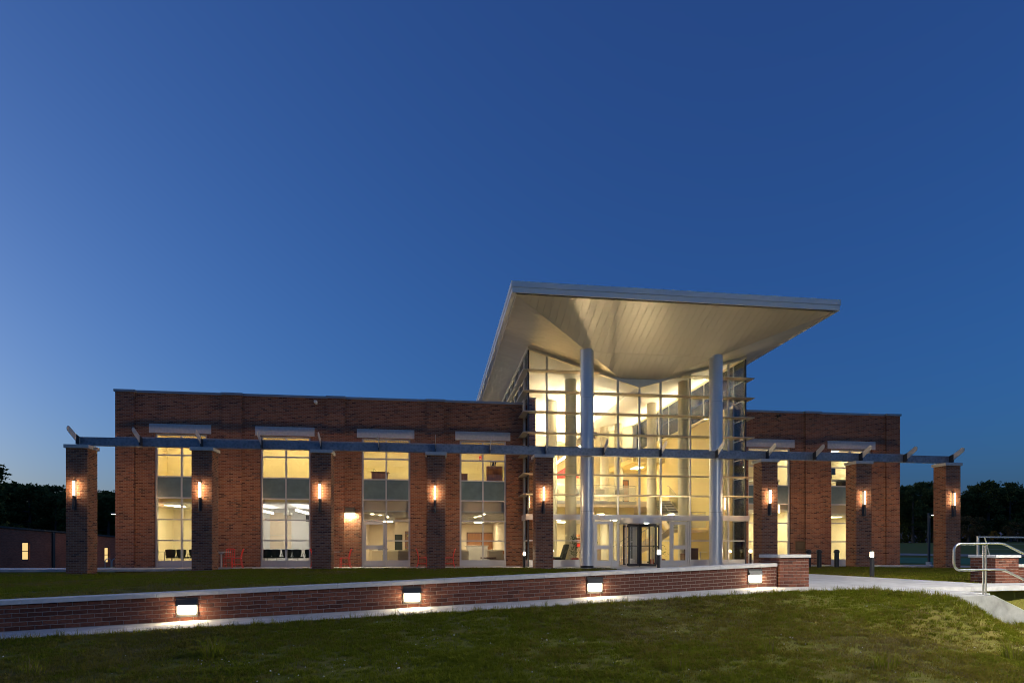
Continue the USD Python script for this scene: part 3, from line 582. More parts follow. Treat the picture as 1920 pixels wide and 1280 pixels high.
# upper floor furniture by the windows
ud = thing('upper_desk', 'tan desk by the upper window above the glazed door', 'desk', (-2.35, 31.35, 4.02)); part(ud, 'front', MB().cbox(-.72, .1, 0, .04, .1, .74, .01), M['wood']); part(ud, 'worktop', MB().cbox(-.76, .14, -.02, .6, .745, .78, .008), M['wood'])
part(ud, 'lamp_arm', MB().tube([(-.66, .2, .78), (-.62, .2, .95), (-.5, .2, .82)], .012, 5), M['black'])
cb = thing('upper_cabinet', 'brown wooden cabinet in the upper fourth bay with books on top', 'cabinet', (3.2, 31.6, 4.02)); part(cb, 'cabinet', MB().cbox(-.38, .45, 0, .5, 0, 1.2, .01), M['wood'])
bk = thing('book_stack', 'dark leaning books on top of the upper cabinet', 'books', (3.05, 31.75, 5.235))
for k in range(4): part(bk, 'book', MB().tube([(k*.07, 0, .0), (k*.07 + .05*(k % 2), 0, .26)], .028, 4), M['fabric_black'])
fa = thing('fire_alarm', 'small red alarm on the yellow upper wall of the fourth bay', 'alarm', (2.75, 35.18, 6.05)); part(fa, 'body', MB().cbox(-.07, .07, -.05, 0, 0, .22, .01), M['red']); part(fa, 'strobe', B(-.04, .04, -.06, -.05, .03, .09), M['laminate'])
c2 = thing('upper_box', 'brown box at the left of the upper fourth bay', 'box', (1.62, 31.5, 4.02)); part(c2, 'carton', MB().cbox(-.22, .18, 0, .4, 0, .74, .01), M['wood']); part(c2, 'lid', MB().cbox(-.24, .2, -.02, .42, .742, .78, .008), M['wood'])
mo = thing('monitor', 'dark computer monitor in the rightmost upper window', 'monitor', (22.35, 31.6, 4.78)); part(mo, 'screen', MB().cbox(-.26, .26, -.03, .03, .28, .72, .01), M['black']); part(mo, 'stand', MB().tube([(0, .02, .02), (.05, .04, .15), (0, .02, .32)], .03, 6), M['black']); part(mo, 'foot', MB().cyl(0, 0, 0, .02, .14, n=14), M['black'])
md = thing('window_desk', 'desk with white top along the rightmost upper window', 'desk', (22.5, 31.5, 4.02)); part(md, 'worktop', MB().cbox(-.9, 1.2, -.2, .5, .70, .755, .008), M['laminate']); part(md, 'pedestal', MB().cbox(.35, .85, -.1, .4, 0, .69, .01), M['black']); part(md, 'pedestal', MB().cbox(-.85, -.25, -.05, .4, 0, .69, .01), M['fabric_black'])
m2 = thing('monitor', 'dark monitor in the upper window beside the sixth pergola column', 'monitor', (18.75, 31.7, 4.72)); part(m2, 'screen', MB().cbox(-.3, .3, -.03, .03, .2, .55, .01), M['fabric_brown']); part(m2, 'stand', MB().tube([(0, .02, .02), (0, .03, .25)], .03, 6), M['black']); part(m2, 'foot', MB().cyl(0, 0, 0, .02, .14, n=14), M['black'])
m3 = thing('window_desk', 'desk in the upper window beside the sixth pergola column', 'desk', (18.4, 31.6, 4.02)); part(m3, 'worktop', MB().cbox(-.7, .75, -.2, .5, .64, .70, .008), M['laminate']); part(m3, 'pedestal', MB().cbox(.2, .7, -.1, .4, 0, .63, .01), M['black'])
for i, z in enumerate((1.25, 1.75)):
    pf = thing('picture_frame', ('lower framed certificate on the cream wall of the rightmost room', 'upper framed certificate on the cream wall of the rightmost room')[i], 'picture frame', (23.62, 37.46, z)); part(pf, 'frame', MB().box(-.2, .2, 0, .03, 0, .03).box(-.2, .2, 0, .03, .37, .4).box(-.2, -.17, 0, .03, .03, .37).box(.17, .2, 0, .03, .03, .37), M['fabric_brown']); part(pf, 'paper', B(-.17, .17, .012, .02, .03, .37), M['laminate'])
rc = thing('reception_chair', 'dark upholstered chair in the rightmost ground floor room', 'chair', (23.55, 34.0, .02), 160); part(rc, 'seat', MB().cbox(-.3, .3, -.3, .3, .25, .45, .04), M['fabric_brown']); part(rc, 'backrest', MB().cbox(-.3, .3, .24, .34, .4, .85, .03), M['fabric_brown'])
for a in (-.24, .24):
    for b in (-.24, .24): part(rc, 'leg', MB().cyl(a, b, 0, .25, .018, n=6), M['black'])

# ================================================================ fittings on the wings
wp = thing('wall_pack_light', 'dark wall pack light shining down beside the glazed door', 'wall light', (-4.0, YF-.002, 2.60))
part(wp, 'housing', MB().yz(Polygon([(0, .02), (0, .31), (-.16, .31), (-.20, .06), (-.20, .02)]), -.22, .22), M['bronze_paint']); part(wp, 'lens', B(-.19, .19, -.185, -.02, .005, .019), E_['wallpack'])
for i, (x, z, lb) in enumerate(((-5.61, 7.9, 'small white security camera high on the left brick wing'), (18.42, 7.92, 'small dark security camera high on the right brick wing'))):
    t = thing('security_camera', lb, 'camera', (x, YF, z)); part(t, 'bracket', MB().cyl(0, -.02, .0, .12, .05, n=10), M['laminate'] if i == 0 else M['bronze_paint']); part(t, 'body', MB().cbox(-.07, .07, -.28, -.07, .02, .15, .02), M['laminate'] if i == 0 else M['bronze_paint'])
pq = thing('wall_plaque', 'square bronze plaque on the brick between the two right window bays', 'plaque', (19.72, YF-.03, .80)); part(pq, 'plate', MB().cbox(-.28, .28, 0, .025, 0, .5, .008), plain('bronze_plate', (.16, .11, .055), .45, .6)); 
pl = MB()
for k in range(3): pl.box(-.2 + .02*k, .2 - .02*k, -.006, -.001, .35 - .11*k, .375 - .11*k)
part(pq, 'raised_bars', pl, plain('bronze_bars', (.30, .22, .12), .45, .6))

# ================================================================ pergola
YP, CW, CD, CH = 26.6, 0.80, 0.74, 4.95
col_x = [-14.69, -9.90, -5.09, -0.25, 4.55, 15.29, 20.12, 24.90]
col_lb = ['far left, clear of the building', 'between the first and second window bays, red chairs behind it', 'between the second and third window bays, beside the wall pack light', 'between the third and fourth window bays', 'before the left corner of the glass lobby', 'right of the glass lobby, above the seat wall pier', 'before the rightmost window bay', 'far right, clear of the building']
c0 = None
sc0 = None
def sconce_parts(t, glow='sconce'):
    part(t, 'back_plate', MB().box(-.05, .05, -.012, 0, -.02, 1.20), M['bronze_paint'])
    part(t, 'lamp_tube', MB().cyl(0, -.14, .56, 1.15, .030, n=14), E_[glow])
    part(t, 'stem', MB().cyl(0, -.14, .0, .555, .05, .032, n=12), M['bronze_paint'])
    part(t, 'top_cap', MB().cyl(0, -.14, 1.152, 1.20, .034, n=12), M['bronze_paint'])
    part(t, 'arm', MB().box(-.03, .03, -.11, -.012, .45, .53).box(-.012, .012, -.12, -.012, 1.155, 1.19), M['bronze_paint'])
for i, x in enumerate(col_x):
    lb = 'square brick pergola column, ' + col_lb[i]
    if c0 is None:
        c0 = thing('pergola_column', lb, 'column', (x, YP, 0), 0, None)
        part(c0, 'shaft', B(0, CW, 0, CD, -.3, CH), M['brick'])
        part(c0, 'cap', MB().cbox(-.065, CW+.065, -.065, CD+.065, CH+.003, CH+.145, .008), M['limestone'])
    else: dup(c0, lb, (x, YP, 0))
sc_lb = ['far left column', 'column beside the first window bay', 'column left of the wall pack light', 'column left of the fourth window bay', 'column at the left of the lobby', 'column above the seat wall pier', 'column before the rightmost bay', 'far right column']
for i, x in enumerate(col_x):
    lb = 'tall glowing wall light on the front of the ' + sc_lb[i]
    if sc0 is None: sc0 = thing('wall_sconce', lb, 'wall light', (x + CW*.44, YP-.002, 2.46), 0, None); sconce_parts(sc0)
    else: dup(sc0, lb, (x + CW*.44, YP-.002, 2.46))
sr0 = None
for i, x in enumerate(col_x):
    lb = 'rear wall light on the ' + sc_lb[i]
    if sr0 is None: sr0 = thing('wall_sconce', lb, 'wall light', (x + CW*.5, YP+CD+.002, 2.46), 180); sconce_parts(sr0, 'sconce_rear')
    else: dup(sr0, lb, (x + CW*.5, YP+CD+.002, 2.46), 180)
ZB0, ZB1 = 5.115, 5.455
beam = thing('pergola_beam', 'long blue grey steel pergola beam with a rising fin over each bay', 'pergola beam')
XB0, XB1 = -14.31, 25.34; FB = 26.86
fin_x = [-14.32, -11.92, -9.55, -7.15, -4.72, -2.30, 0.12, 2.52, 5.02, 7.71, 10.42, 13.14, 15.66, 18.06, 20.46, 22.82, 25.33]
edges = [XB0] + fin_x[2:-1:2] + [XB1]
edges = sorted(set([XB0, XB1] + [-9.55, -4.72, .12, 5.02, 10.42, 15.66, 20.46]))
for a, b in zip(edges, edges[1:]):
    bm = MB().box(a+.006, b-.006, FB, FB+.02, ZB0+.016, ZB1-.016).box(a+.006, b-.006, FB-.005, FB+.20, ZB1-.016, ZB1).box(a+.006, b-.006, FB-.005, FB+.20, ZB0, ZB0+.016)
    bm.box(a+.006, b-.006, FB+.09, FB+.105, ZB0+.016, ZB1-.016)
    part(beam, 'beam_section', bm, M['steel'])
for x in fin_x:
    # a plate: upright root on the beam face, blade rising forward with a round nose, and a slim rafter rising to the rear tube
    s0, s1 = np.array([FB-.26, 5.40]), np.array([FB-.86, 5.69]); d = (s1-s0)/np.linalg.norm(s1-s0); n = np.array([-d[1], d[0]]); n = n if n[1] > 0 else -n; hw = .115
    e = s1 - d*hw; nose = [tuple(e + hw*(math.cos(t)*d + math.sin(t)*n)) for t in np.linspace(math.pi/2, -math.pi/2, 9)]
    blade = Polygon([(FB-.256, 5.235), (FB-.256, 5.52)] + nose)
    part(beam, 'fin', MB().yz(blade, x-.010, x+.010), M['fin'])
    root = Polygon([(FB-.002, ZB0-.01), (FB-.002, ZB1), (FB-.262, 5.525), (FB-.262, ZB0+.01)])
    part(beam, 'fin_bracket', MB().yz(root, x-.014, x+.014), M['bronze_paint'])
    raf = Polygon([(FB+.20, ZB0+.16), (FB+.20, ZB1-.02), (FB+2.9, ZB1+.39), (FB+2.9, ZB1+.29)])
    part(beam, 'rafter', MB().yz(raf, x-.010, x+.010), M['steel'])
for x in [c + CW/2 for c in col_x]: part(beam, 'base_plate', B(x-.15, x+.15, FB-.02, FB+.22, CH+.147, ZB0-.001), M['bronze_paint'])
for k, (a, b) in enumerate(zip(edges, edges[1:])): part(beam, 'rear_tube', B(a+.006, b-.006, FB+2.78, FB+2.90, ZB1+.395, ZB1+.535), M['steel'])
# ================================================================ canopy roof: flat above, folded metal soffit below
XC, YG = 10.27, 29.20                       # axis of the lobby, plane of its front glass
CX0, CX1, CY0, CY1 = 3.15, 17.39, 24.0, 47.0
ZE = 11.13; SX0, SX1, SY0 = 3.36, 17.18, 24.16
KX, KY = 0.294, 0.347                       # falls of the side and front soffit planes
zL = lambda X, Y: ZE - .03 - KX*(X - SX0)
zR = lambda X, Y: ZE - .03 - KX*(SX1 - X)
zF = lambda X, Y: ZE - .03 - KY*(Y - SY0)
roof = thing('canopy_roof', 'wide flat canopy roof with folded metal plank soffit over the entrance', 'canopy')
def soffit(poly, zf, gap=0.0):
    p = np.array(poly.exterior.coords)[:-1]
    if not poly.exterior.is_ccw: p = p[::-1]
    n = len(p); z = zf(p[:, 0], p[:, 1]); v = np.vstack([np.c_[p, z], np.c_[p, z + .035]])
    f = [[0, i+1, i] for i in range(1, n-1)] + [[n, n+i, n+i+1] for i in range(1, n-1)]
    for i in range(n): j = (i+1) % n; f += [[i, j, n+j], [i, n+j, n+i]]
    return MB().add(v, f)
def strips(region, axis_, step, zf, g=.007):
    x0, y0, x1, y1 = region.bounds
    a0, a1 = (x0, x1) if axis_ == 'x' else (y0, y1); a = a0
    while a < a1 - .01:
        c = sbox(a + g/2, y0-1, a + step - g/2, y1+1) if axis_ == 'x' else sbox(x0-1, a + g/2, x1+1, a + step - g/2)
        q = region.intersection(c)
        for gpl in getattr(q, 'geoms', [q]):
            if gpl.area > 1e-3: part(roof, 'soffit_plank', soffit(gpl, zf), M['soffit'])
        a += step
kx = KY/KX
Fz = Polygon([(SX0, SY0), (SX1, SY0), (SX1 - kx*(YG-.03-SY0), YG-.03), (SX0 + kx*(YG-.03-SY0), YG-.03)])
joint = 27.35
strips(Fz.intersection(sbox(0, 20, 30, joint-.006)), 'x', .31, zF); strips(Fz.intersection(sbox(0, joint+.006, 30, 40)), 'x', .31, zF)
Lz = Polygon([(SX0, SY0), (SX0 + kx*(YG-.03-SY0), YG-.03), (4.60, YG-.03), (4.60, 46.9), (SX0, 46.9)])
Rz = Polygon([(2*XC - a, b) for a, b in Lz.exterior.coords[:-1]])
strips(Lz, 'y', .31, zL); strips(Rz, 'y', .31, zR)
# dark backing behind the plank joints
part(roof, 'soffit_backing', MB().add(*[np.vstack([[SX0, SY0, zF(0, SY0)+.04], [SX1, SY0, zF(0, SY0)+.04], [SX1-kx*5, SY0+5, zF(0, SY0+5)+.04], [SX0+kx*5, SY0+5, zF(0, SY0+5)+.04]]), [[0, 2, 1], [0, 3, 2]]]).add([[SX0, SY0, ZE+.01], [SX0+kx*5, SY0+5, zL(SX0+kx*5, 0)+.04], [4.6, 29.16, zL(4.6, 0)+.04], [4.6, 46.9, zL(4.6, 0)+.04], [SX0, 46.9, ZE+.01]], [[0, 1, 2], [0, 2, 3], [0, 3, 4]]).add([[SX1, SY0, ZE+.01], [SX1-kx*5, SY0+5, zL(SX0+kx*5, 0)+.04], [15.94, 29.16, zL(4.6, 0)+.04], [15.94, 46.9, zL(4.6, 0)+.04], [SX1, 46.9, ZE+.01]], [[0, 1, 2], [0, 2, 3], [0, 3, 4]]), M['black'])
part(roof, 'roof_deck', B(CX0+.05, CX1-.05, CY0+.05, CY1-.05, 11.36, 11.56), M['roof'])
fas = MB()
for a, b in ((11.35, 11.575), ):
    fas.box(CX0-.03, CX1+.03, CY0-.03, CY0+.06, a, b).box(CX0-.03, CX0+.06, CY0+.062, CY1, a, b).box(CX1-.06, CX1+.03, CY0+.062, CY1, a, b).box(CX0+.062, CX1-.062, CY1-.08, CY1, a, b)
part(roof, 'upper_fascia', fas, M['fascia'])
x = CX0
while x < CX1 - .1:
    e = min(x + 3.05, CX1); part(roof, 'fascia_panel', B(x+.003, e-.003, CY0, CY0+.07, ZE, 11.338), M['fascia']); x = e
for s, xa in ((0, CX0), (1, CX1-.07)):
    y = CY0 + .075
    while y < CY1 - .1:
        e = min(y + 3.05, CY1); part(roof, 'fascia_panel', B(xa, xa+.07, y+.003, e-.003, ZE, 11.338), M['fascia']); y = e
part(roof, 'eave_strip', MB().box(CX0+.072, SX0-.035, SY0-.08, 46.9, ZE+.002, ZE+.02).box(SX1+.035, CX1-.072, SY0-.08, 46.9, ZE+.002, ZE+.02), M['fascia'])
part(roof, 'eave_trim', MB().box(SX0-.03, SX0-.008, SY0-.02, 46.9, ZE-.055, ZE+.03).box(SX1+.008, SX1+.03, SY0-.02, 46.9, ZE-.055, ZE+.03).box(CX0+.075, CX1-.075, CY0+.072, SY0-.09, ZE+.003, ZE+.02), M['fascia'])
part(roof, 'rear_closure', B(CX0+.1, CX1-.1, 46.92, 46.98, 8.6, 11.35), M['soffit'])

# ---- round columns
def round_column(x, y, ztop, label, r=.31, look='column', grp=None, base=True):
    t = thing('round_column', label, 'column', (x, y, 0.0), 0, grp)
    zs = [0.10, 2.62, 5.24, 7.86, ztop] if ztop > 8.5 else [0.10, 2.62, 5.24, ztop]
    zs = [z for z in zs if z < ztop] + [ztop]
    for a, b in zip(zs, zs[1:]):
        n = 32; m = MB().cyl(0, 0, a+.005, b-.005 if b < ztop else b, r, n=n); part(t, 'cladding_ring', m, M[look], smooth=40)
    part(t, 'core', MB().cyl(0, 0, 0.0, ztop-.01, r-.012, n=24), M['bronze_paint']); 
    part(t, 'base_ring', MB().cyl(0, 0, 0.004, .098, r-.004, n=28), M['black'])
    return t
round_column(7.11, 27.42, 10.22, 'tall silver round column in front of the left half of the glass lobby')
round_column(13.43, 27.42, 10.22, 'tall silver round column in front of the right half of the glass lobby')
M['icol'] = plain('painted_column', (.62, .58, .45), 0.6)
for x, y, lb in ((7.31, 31.6, 'cream round column just inside the glass, left of the front left silver column'), (7.27, 36.5, 'cream round column deeper inside the lobby near its left wall'), (13.61, 31.6, 'cream round column just inside the glass beside the upper stair rail'), (13.63, 36.5, 'cream round column inside the lobby left of the stair'), (12.16, 42.0, 'cream round column on the far side of the balcony, right of the left silver column'), (13.33, 42.4, 'cream round column at the back of the lobby before the yellow wall')):
    round_column(x, y, min(10.4, float(zL(min(x, 2*XC-x), 0))) - .05, lb, .30, 'icol')

# ================================================================ glass lobby
lob = thing('glass_lobby', 'two storey glass entrance lobby with aluminium mullions and level sunshades', 'building')
X0, X1 = 4.62, 15.92
zV = lambda x: ZE - .03 - KX*(min(x, 2*XC - x) - SX0) - .15
V = Polygon([(X0, 0), (X1, 0), (X1, zV(X1)), (XC, zV(XC)), (X0, zV(X0))])
MX = [X0, 5.56, 7.34, 9.16, 10.27, 11.38, 12.93, 14.98, X1]
HZ = [0.31, 1.29, 2.56, 3.53, 4.52, 5.51, 6.52, 7.53, 8.53, 9.53]
def mull(x, z0, z1, y=YG, w=.040, look='alu', nm='mullion'): part(lob, nm, B(x-w, x+w, y-.03, y+.11, z0, z1), M[look])
for i, x in enumerate(MX):
    if i in (0, 8): continue
    z0 = 2.56 if 3 <= i <= 5 else 0.0
    if i == 4: mull(x, 2.56, zV(x))
    else: mull(x, 0.0 if i not in (3, 5) else 0.0, zV(x), w=.038 if i in (3, 5) else .032)
mull(X0+.02, 0, zV(X0), w=.035, look='alu_dark', nm='corner_post'); mull(X1-.02, 0, zV(X1), w=.035, look='alu_dark', nm='corner_post')
for k, z in enumerate(HZ):
    if k == 2: continue
    for i in range(8):
        a, b = MX[i] + (.056 if i == 0 else .034), MX[i+1] - (.056 if i == 7 else .034)
        if k <= 1 and i in (2, 3, 4, 5): continue
        q = sbox(a, z-.028, b, z+.028).intersection(V)
        if not q.is_empty and q.area > .005: part(lob, 'transom', MB().xz(q, YG-.022, YG+.10), M['alu'])
# V-shaped head trim under the soffit
for sgn in (-1, 1):
    xa = X0-.03 if sgn < 0 else X1+.03
    tri = Polygon([(xa, zV(xa)+.002), (XC, zV(XC)+.002), (XC, zV(XC)+.145), (xa, zV(xa)+.145)])
    part(lob, 'head_trim', MB().xz(tri, YG-.045, YG+.12), M['soffit'])
xa = SX0 + kx*(YG - SY0); part(lob, 'apex_panel', MB().xz(Polygon([(xa, zF(0, YG)+.0), (2*XC-xa, zF(0, YG)+.0), (XC, zV(XC)+.148)]), YG-.02, YG+.06), M['soffit'])
# panes of the front
zz = [0.0] + HZ + [10.9]
for i in range(8):
    a, b = MX[i]+.034, MX[i+1]-.034
    for k in range(1, 11):
        z0, z1 = zz[k]+.03, zz[k+1]-.03
        if k == 2: z1 = 2.29
        if k == 3: z0 = 2.58
        if k <= 2 and i in (2, 3, 4, 5): continue
        q = sbox(a, z0, b, z1).intersection(V)
        if not q.is_empty and q.area > .01: part(lob, 'pane', MB().xz(q, YG+.03, YG+.04), M['glass'])
for i in (0, 1, 6, 7): part(lob, 'base_panel', B(MX[i]+.036, MX[i+1]-.036, YG-.012, YG+.06, 0.0, .28), M['alu'])
# header band over the doors, wrapping the corners
x = X0 - .16
for a, b in zip([X0-.13, 5.56, 7.34, 9.16, 11.38, 12.93, 14.98], [5.56, 7.34, 9.16, 11.38, 12.93, 14.98, X1+.13]): part(lob, 'header_band', MB().box(a+.004, b-.004, YG-.13, YG+.02, 2.30, 2.57).box(a+.004, b-.004, YG-.15, YG-.132, 2.44, 2.57), M['alu'])
part(lob, 'header_band', B(X0-.13, X0-.03, YG+.022, YF-.02, 2.30, 2.57), M['alu']); part(lob, 'header_band', B(X1+.03, X1+.13, YG+.022, YF-.02, 2.30, 2.57), M['alu'])
# sunshades
for z in HZ[3:]:
    f = Polygon([(X0-.28, 0), (X1+.28, 0), (X1+.28, 1), (X0-.28, 1)])
    if z > zV(XC) - .05:
        # only where there is glass on both sides of the shade
        xi = SX0 + (ZE - .03 - .15 - (z-.0))/KX
        segs = [(X0-.30, xi-.05), (2*XC-xi+.05, X1+.30)]
    else: segs = [(X0-.30, X1+.30)]
    for a, b in segs:
        cuts = [a] + [m for m in (7.34, 9.16, 11.38, 12.93) if a+.3 < m < b-.3] + [b]
        for p, q in zip(cuts, cuts[1:]): part(lob, 'sunshade', MB().yz(Polygon([(YG-.34, z-.012), (YG-.34, z+.022), (YG-.035, z+.030), (YG-.035, z-.030)]), p+.003, q-.003), M['shade'])
    yb = YF-.02 if z < 8.3 else 45.9
    for sgn in (-1, 1):
        xe, xw = (X0-.30, X0-.035) if sgn < 0 else (X1+.035, X1+.30)
        part(lob, 'sunshade', B(xe, xw, YG-.03, yb, z-.022, z+.022), M['shade'])
# side glass: returns to the brick, then the clerestory above the wing roofs
for sgn in (-1, 1):
    xs = X0 if sgn < 0 else X1; xp = xs + (.02 if sgn < 0 else -.03)
    ys = [YG+.12, YF+.0]; cl = [YF, 32.2, 34.0, 35.8, 37.6, 39.4, 41.2, 43.0, 45.9]
    for k in range(1, 11):
        z0, z1 = zz[k]+.03, min(zz[k+1]-.03, zV(xs))
        if k == 2: z1 = 2.29
        part(lob, 'side_pane', B(xp, xp+.01, ys[0], ys[1]-.03, z0, z1), M['glass'])
        if k > 1: part(lob, 'side_transom', B(xs-.03, xs+.03, ys[0], ys[1]-.02, zz[k]-.028, zz[k]+.028), M['alu'])
    part(lob, 'side_base', B(xs-.03, xs+.03, ys[0], ys[1]-.02, 0, .31), M['alu'])
    for a, b in zip(cl, cl[1:]):
        for z0, z1 in ((8.56, 9.50), (9.56, zV(xs)-.0)): part(lob, 'clerestory_pane', B(xp, xp+.01, a+.035, b-.035, z0, z1), M['glass'])
        part(lob, 'clerestory_mullion', B(xs-.035, xs+.035, b-.035, b+.033, 8.34, zV(xs)), M['alu'])
    part(lob, 'clerestory_sill', B(xs-.035, xs+.035, YF+.04, 45.86, 8.335, 8.53), M['alu'])
    part(lob, 'clerestory_head', B(xs-.05, xs+.05, YG+.125, 46.5, zV(xs)+.002, zV(xs)+.14), M['soffit'])
    part(lob, 'end_post', B(xs-.035, xs+.035, YF-.02, YF+.033, 0, zV(xs)), M['alu'])
# solid parts of the lobby inside
part(lob, 'lobby_floor', B(X0-.02, X1+.02, YG+.0, 46.4, -.15, .005), M['floor'])
part(lob, 'right_wall', B(15.66, 15.88, YF+.05, 46.4, 0.006, 8.33), M['yellow'])
part(lob, 'left_wall', B(4.64, 4.84, YF+.05, 46.4, 0.006, 8.33), M['cream'])
part(lob, 'rear_wall', B(4.85, 15.65, 46.2, 46.4, 0.006, 10.9), M['cream'])
part(lob, 'end_pier', B(4.66, 5.14, 30.0, 30.35, .006, 8.4), M['brick']); part(lob, 'end_pier_cap', B(4.64, 5.17, 29.97, 30.38, 8.403, 8.47), M['limestone'])
part(lob, 'end_jamb', B(15.45, 15.655, YF+.02, YF+.42, .006, 8.33), M['cream'])
for sgn in (-1, 1):
    xe = 4.66 if sgn < 0 else X1-.04
    a = soffit(Polygon([(min(xe, XC), YG+.125), (max(xe, XC), YG+.125), (max(xe, XC), 46.2), (min(xe, XC), 46.2)]), zL if sgn < 0 else zR)
    part(lob, 'lobby_ceiling', a, M['ceil'])
# balcony with glass guard
YBAL = 38.3
part(lob, 'balcony_slab', B(4.85, 13.25, YBAL, 46.19, 3.62, 3.98), M['beige'])
part(lob, 'balcony_edge', B(4.85, 13.25, YBAL-.06, YBAL-.002, 3.80, 3.99), M['steelgrey'])
part(lob, 'balcony_fascia', B(4.85, 13.25, YBAL+.5, YBAL+.55, 3.05, 3.619), M['yellow'])
part(lob, 'lower_soffit', B(4.85, 13.25, YBAL+.2, 46.19, 2.85, 3.04), M['ceil'])
part(lob, 'soffit_band', B(4.85, 13.25, YBAL+.14, YBAL+.198, 2.78, 3.05), M['steelgrey'])
gd = thing('glass_guard', 'frosted glass balcony guard with steel rail inside the lobby', 'railing', (4.9, YBAL+.05, 3.99))
part(gd, 'top_rail', MB().tube([(0, 0, 1.02), (8.3, 0, 1.02)], .025, 8), M['rail'])
for k in range(6):
    part(gd, 'guard_panel', B(.03+1.385*k, 1.385*(k+1)-.03, -.008, .008, .06, .94), M['frost'])
for k in range(7): part(gd, 'guard_post', MB().box(1.385*k-.012, 1.385*k+.012, .012, .05, 0, 1.0).box(1.385*k-.05, 1.385*k+.05, -.012, .012, .72, .76).box(1.385*k-.05, 1.385*k+.05, -.012, .012, .2, .24), M['steelgrey'])
# upper right gallery behind the stair head, with a door
part(lob, 'gallery_slab', B(13.26, 15.65, 38.0, 46.19, 3.62, 3.98), M['beige'])
part(lob, 'gallery_wall', B(13.4, 15.65, 44.9, 45.0, 3.985, 6.7), M['cream'])
part(lob, 'gallery_bulkhead', B(13.4, 15.65, 39.4, 45.02, 6.72, 7.05), M['yellow'])
gdn = thing('gallery_door', 'wooden door with dark glass at the head of the lobby stair', 'door', (14.35, 44.86, 3.99)); part(gdn, 'leaf', MB().box(-.5, -.2, 0, .03, 0, 2.1).box(.2, .5, 0, .03, 0, 2.1).box(-.2, .2, 0, .03, 1.85, 2.1).box(-.2, .2, 0, .03, 0, .3), M['wood']); part(gdn, 'door_glass', B(-.198, .198, .01, .02, .302, 1.848), M['fabric_black']); part(gdn, 'door_frame', MB().box(-.57, -.505, -.01, .03, 0, 2.17).box(.505, .57, -.01, .03, 0, 2.17).box(-.57, .57, -.012, .03, 2.105, 2.18), M['bronze_paint'])
panel_light(14.6, 42.0, 6.71, 'light panel above the gallery door in the lobby')
# stair of two flights
st = thing('lobby_stair', 'two flight stair with steel handrails inside the right of the lobby', 'stair')
part(st, 'landing', B(13.5, 15.6, 32.9, 34.35, 1.84, 1.99), M['beige'])
for k in range(11):
    part(st, 'tread', B(13.5-.285*(k+1), 13.5-.285*k, 32.95, 34.2, 1.99-.18*(k+1)-.05, 1.99-.18*(k+1)), M['laminate'])
    part(st, 'tread', B(14.05, 15.25, 34.35+.31*k, 34.35+.31*(k+1), 1.99+.18*(k+1)-.05, 1.99+.18*(k+1)), M['carpet'])
    part(st, 'riser', B(14.06, 15.24, 34.35+.31*k, 34.36+.31*k, 1.99+.18*k, 1.99+.18*(k+1)-.052), M['laminate'])
part(st, 'stringer', MB().xz(Polygon([(10.3, 0.02), (10.75, .02), (13.5, 1.75), (13.5, 2.03), (13.3, 2.03)]), 32.86, 32.92), M['beige'])
part(st, 'stringer', MB().xz(Polygon([(10.3, 0.02), (10.75, .02), (13.5, 1.75), (13.5, 2.03), (13.3, 2.03)]), 34.22, 34.28), M['beige'])
for xx in (13.98, 15.26): part(st, 'stringer', MB().yz(Polygon([(34.36, 1.75), (34.36, 2.15), (37.76, 4.12), (37.95, 4.12), (37.95, 3.72)]), xx, xx+.05), M['beige'])
for yy in (32.89, 34.25):
    part(st, 'stair_rail', MB().tube([(10.35, yy, .95), (13.4, yy, 2.93), (13.6, yy, 2.96), (14.0 if yy > 34 else 15.5, yy, 2.96)], .022, 7), M['rail'])
    for k in range(5): part(st, 'guard_post', MB().tube([(10.5+.7*k, yy, .1+.45*k), (10.5+.7*k, yy, 1.04+.45*k)], .015, 6), M['rail'])
for xx in (14.0, 15.29):
    part(st, 'stair_rail', MB().tube([(xx, 34.25, 2.96), (xx, 34.4, 3.0), (xx, 37.8, 4.96), (xx, 38.1, 5.0)], .022, 7), M['rail'])
    part(st, 'guard_panel', MB().yz(Polygon([(34.45, 2.2), (34.45, 2.92), (37.8, 4.86), (37.8, 4.14)]), xx+.018, xx+.030), M['frost'])
part(st, 'guard_panel', MB().xz(Polygon([(13.62, 2.08), (15.5, 2.08), (15.5, 2.88), (13.62, 2.88)]), 32.885, 32.897), M['frost'])
# entrance doors and revolving door
part(lob, 'door_jamb', MB().box(7.90, 7.97, YG-.02, YG+.09, 0, 2.298).box(8.82, 8.89, YG-.02, YG+.09, 0, 2.298), M['alu'])
glass_door(lob, 7.97, 8.82, YG, 2.28, 'left'); 
part(lob, 'door_jamb', MB().box(11.86, 11.93, YG-.02, YG+.09, 0, 2.298).box(12.80, 12.87, YG-.02, YG+.09, 0, 2.298), M['alu']); glass_door(lob, 11.93, 12.80, YG, 2.28, 'right')
for a, b in ((7.378, 7.90), (8.89, 9.12), (11.42, 11.86)):
    part(lob, 'base_panel', B(a, b, YG-.012, YG+.06, 0, .28), M['alu']); part(lob, 'sidelight', B(a, b, YG+.03, YG+.04, .31, 2.29), M['glass']); part(lob, 'transom', MB().box(a, b, YG-.02, YG+.10, .282, .31).box(a, b, YG-.02, YG+.10, 1.27, 1.31), M['alu'])
rv = thing('revolving_door', 'round revolving door with dark framed wings at the lobby entrance', 'revolving door', (10.30, YG+.10, 0.006))
R = 1.02; n = 40; a = np.linspace(0, 2*np.pi, n+1)
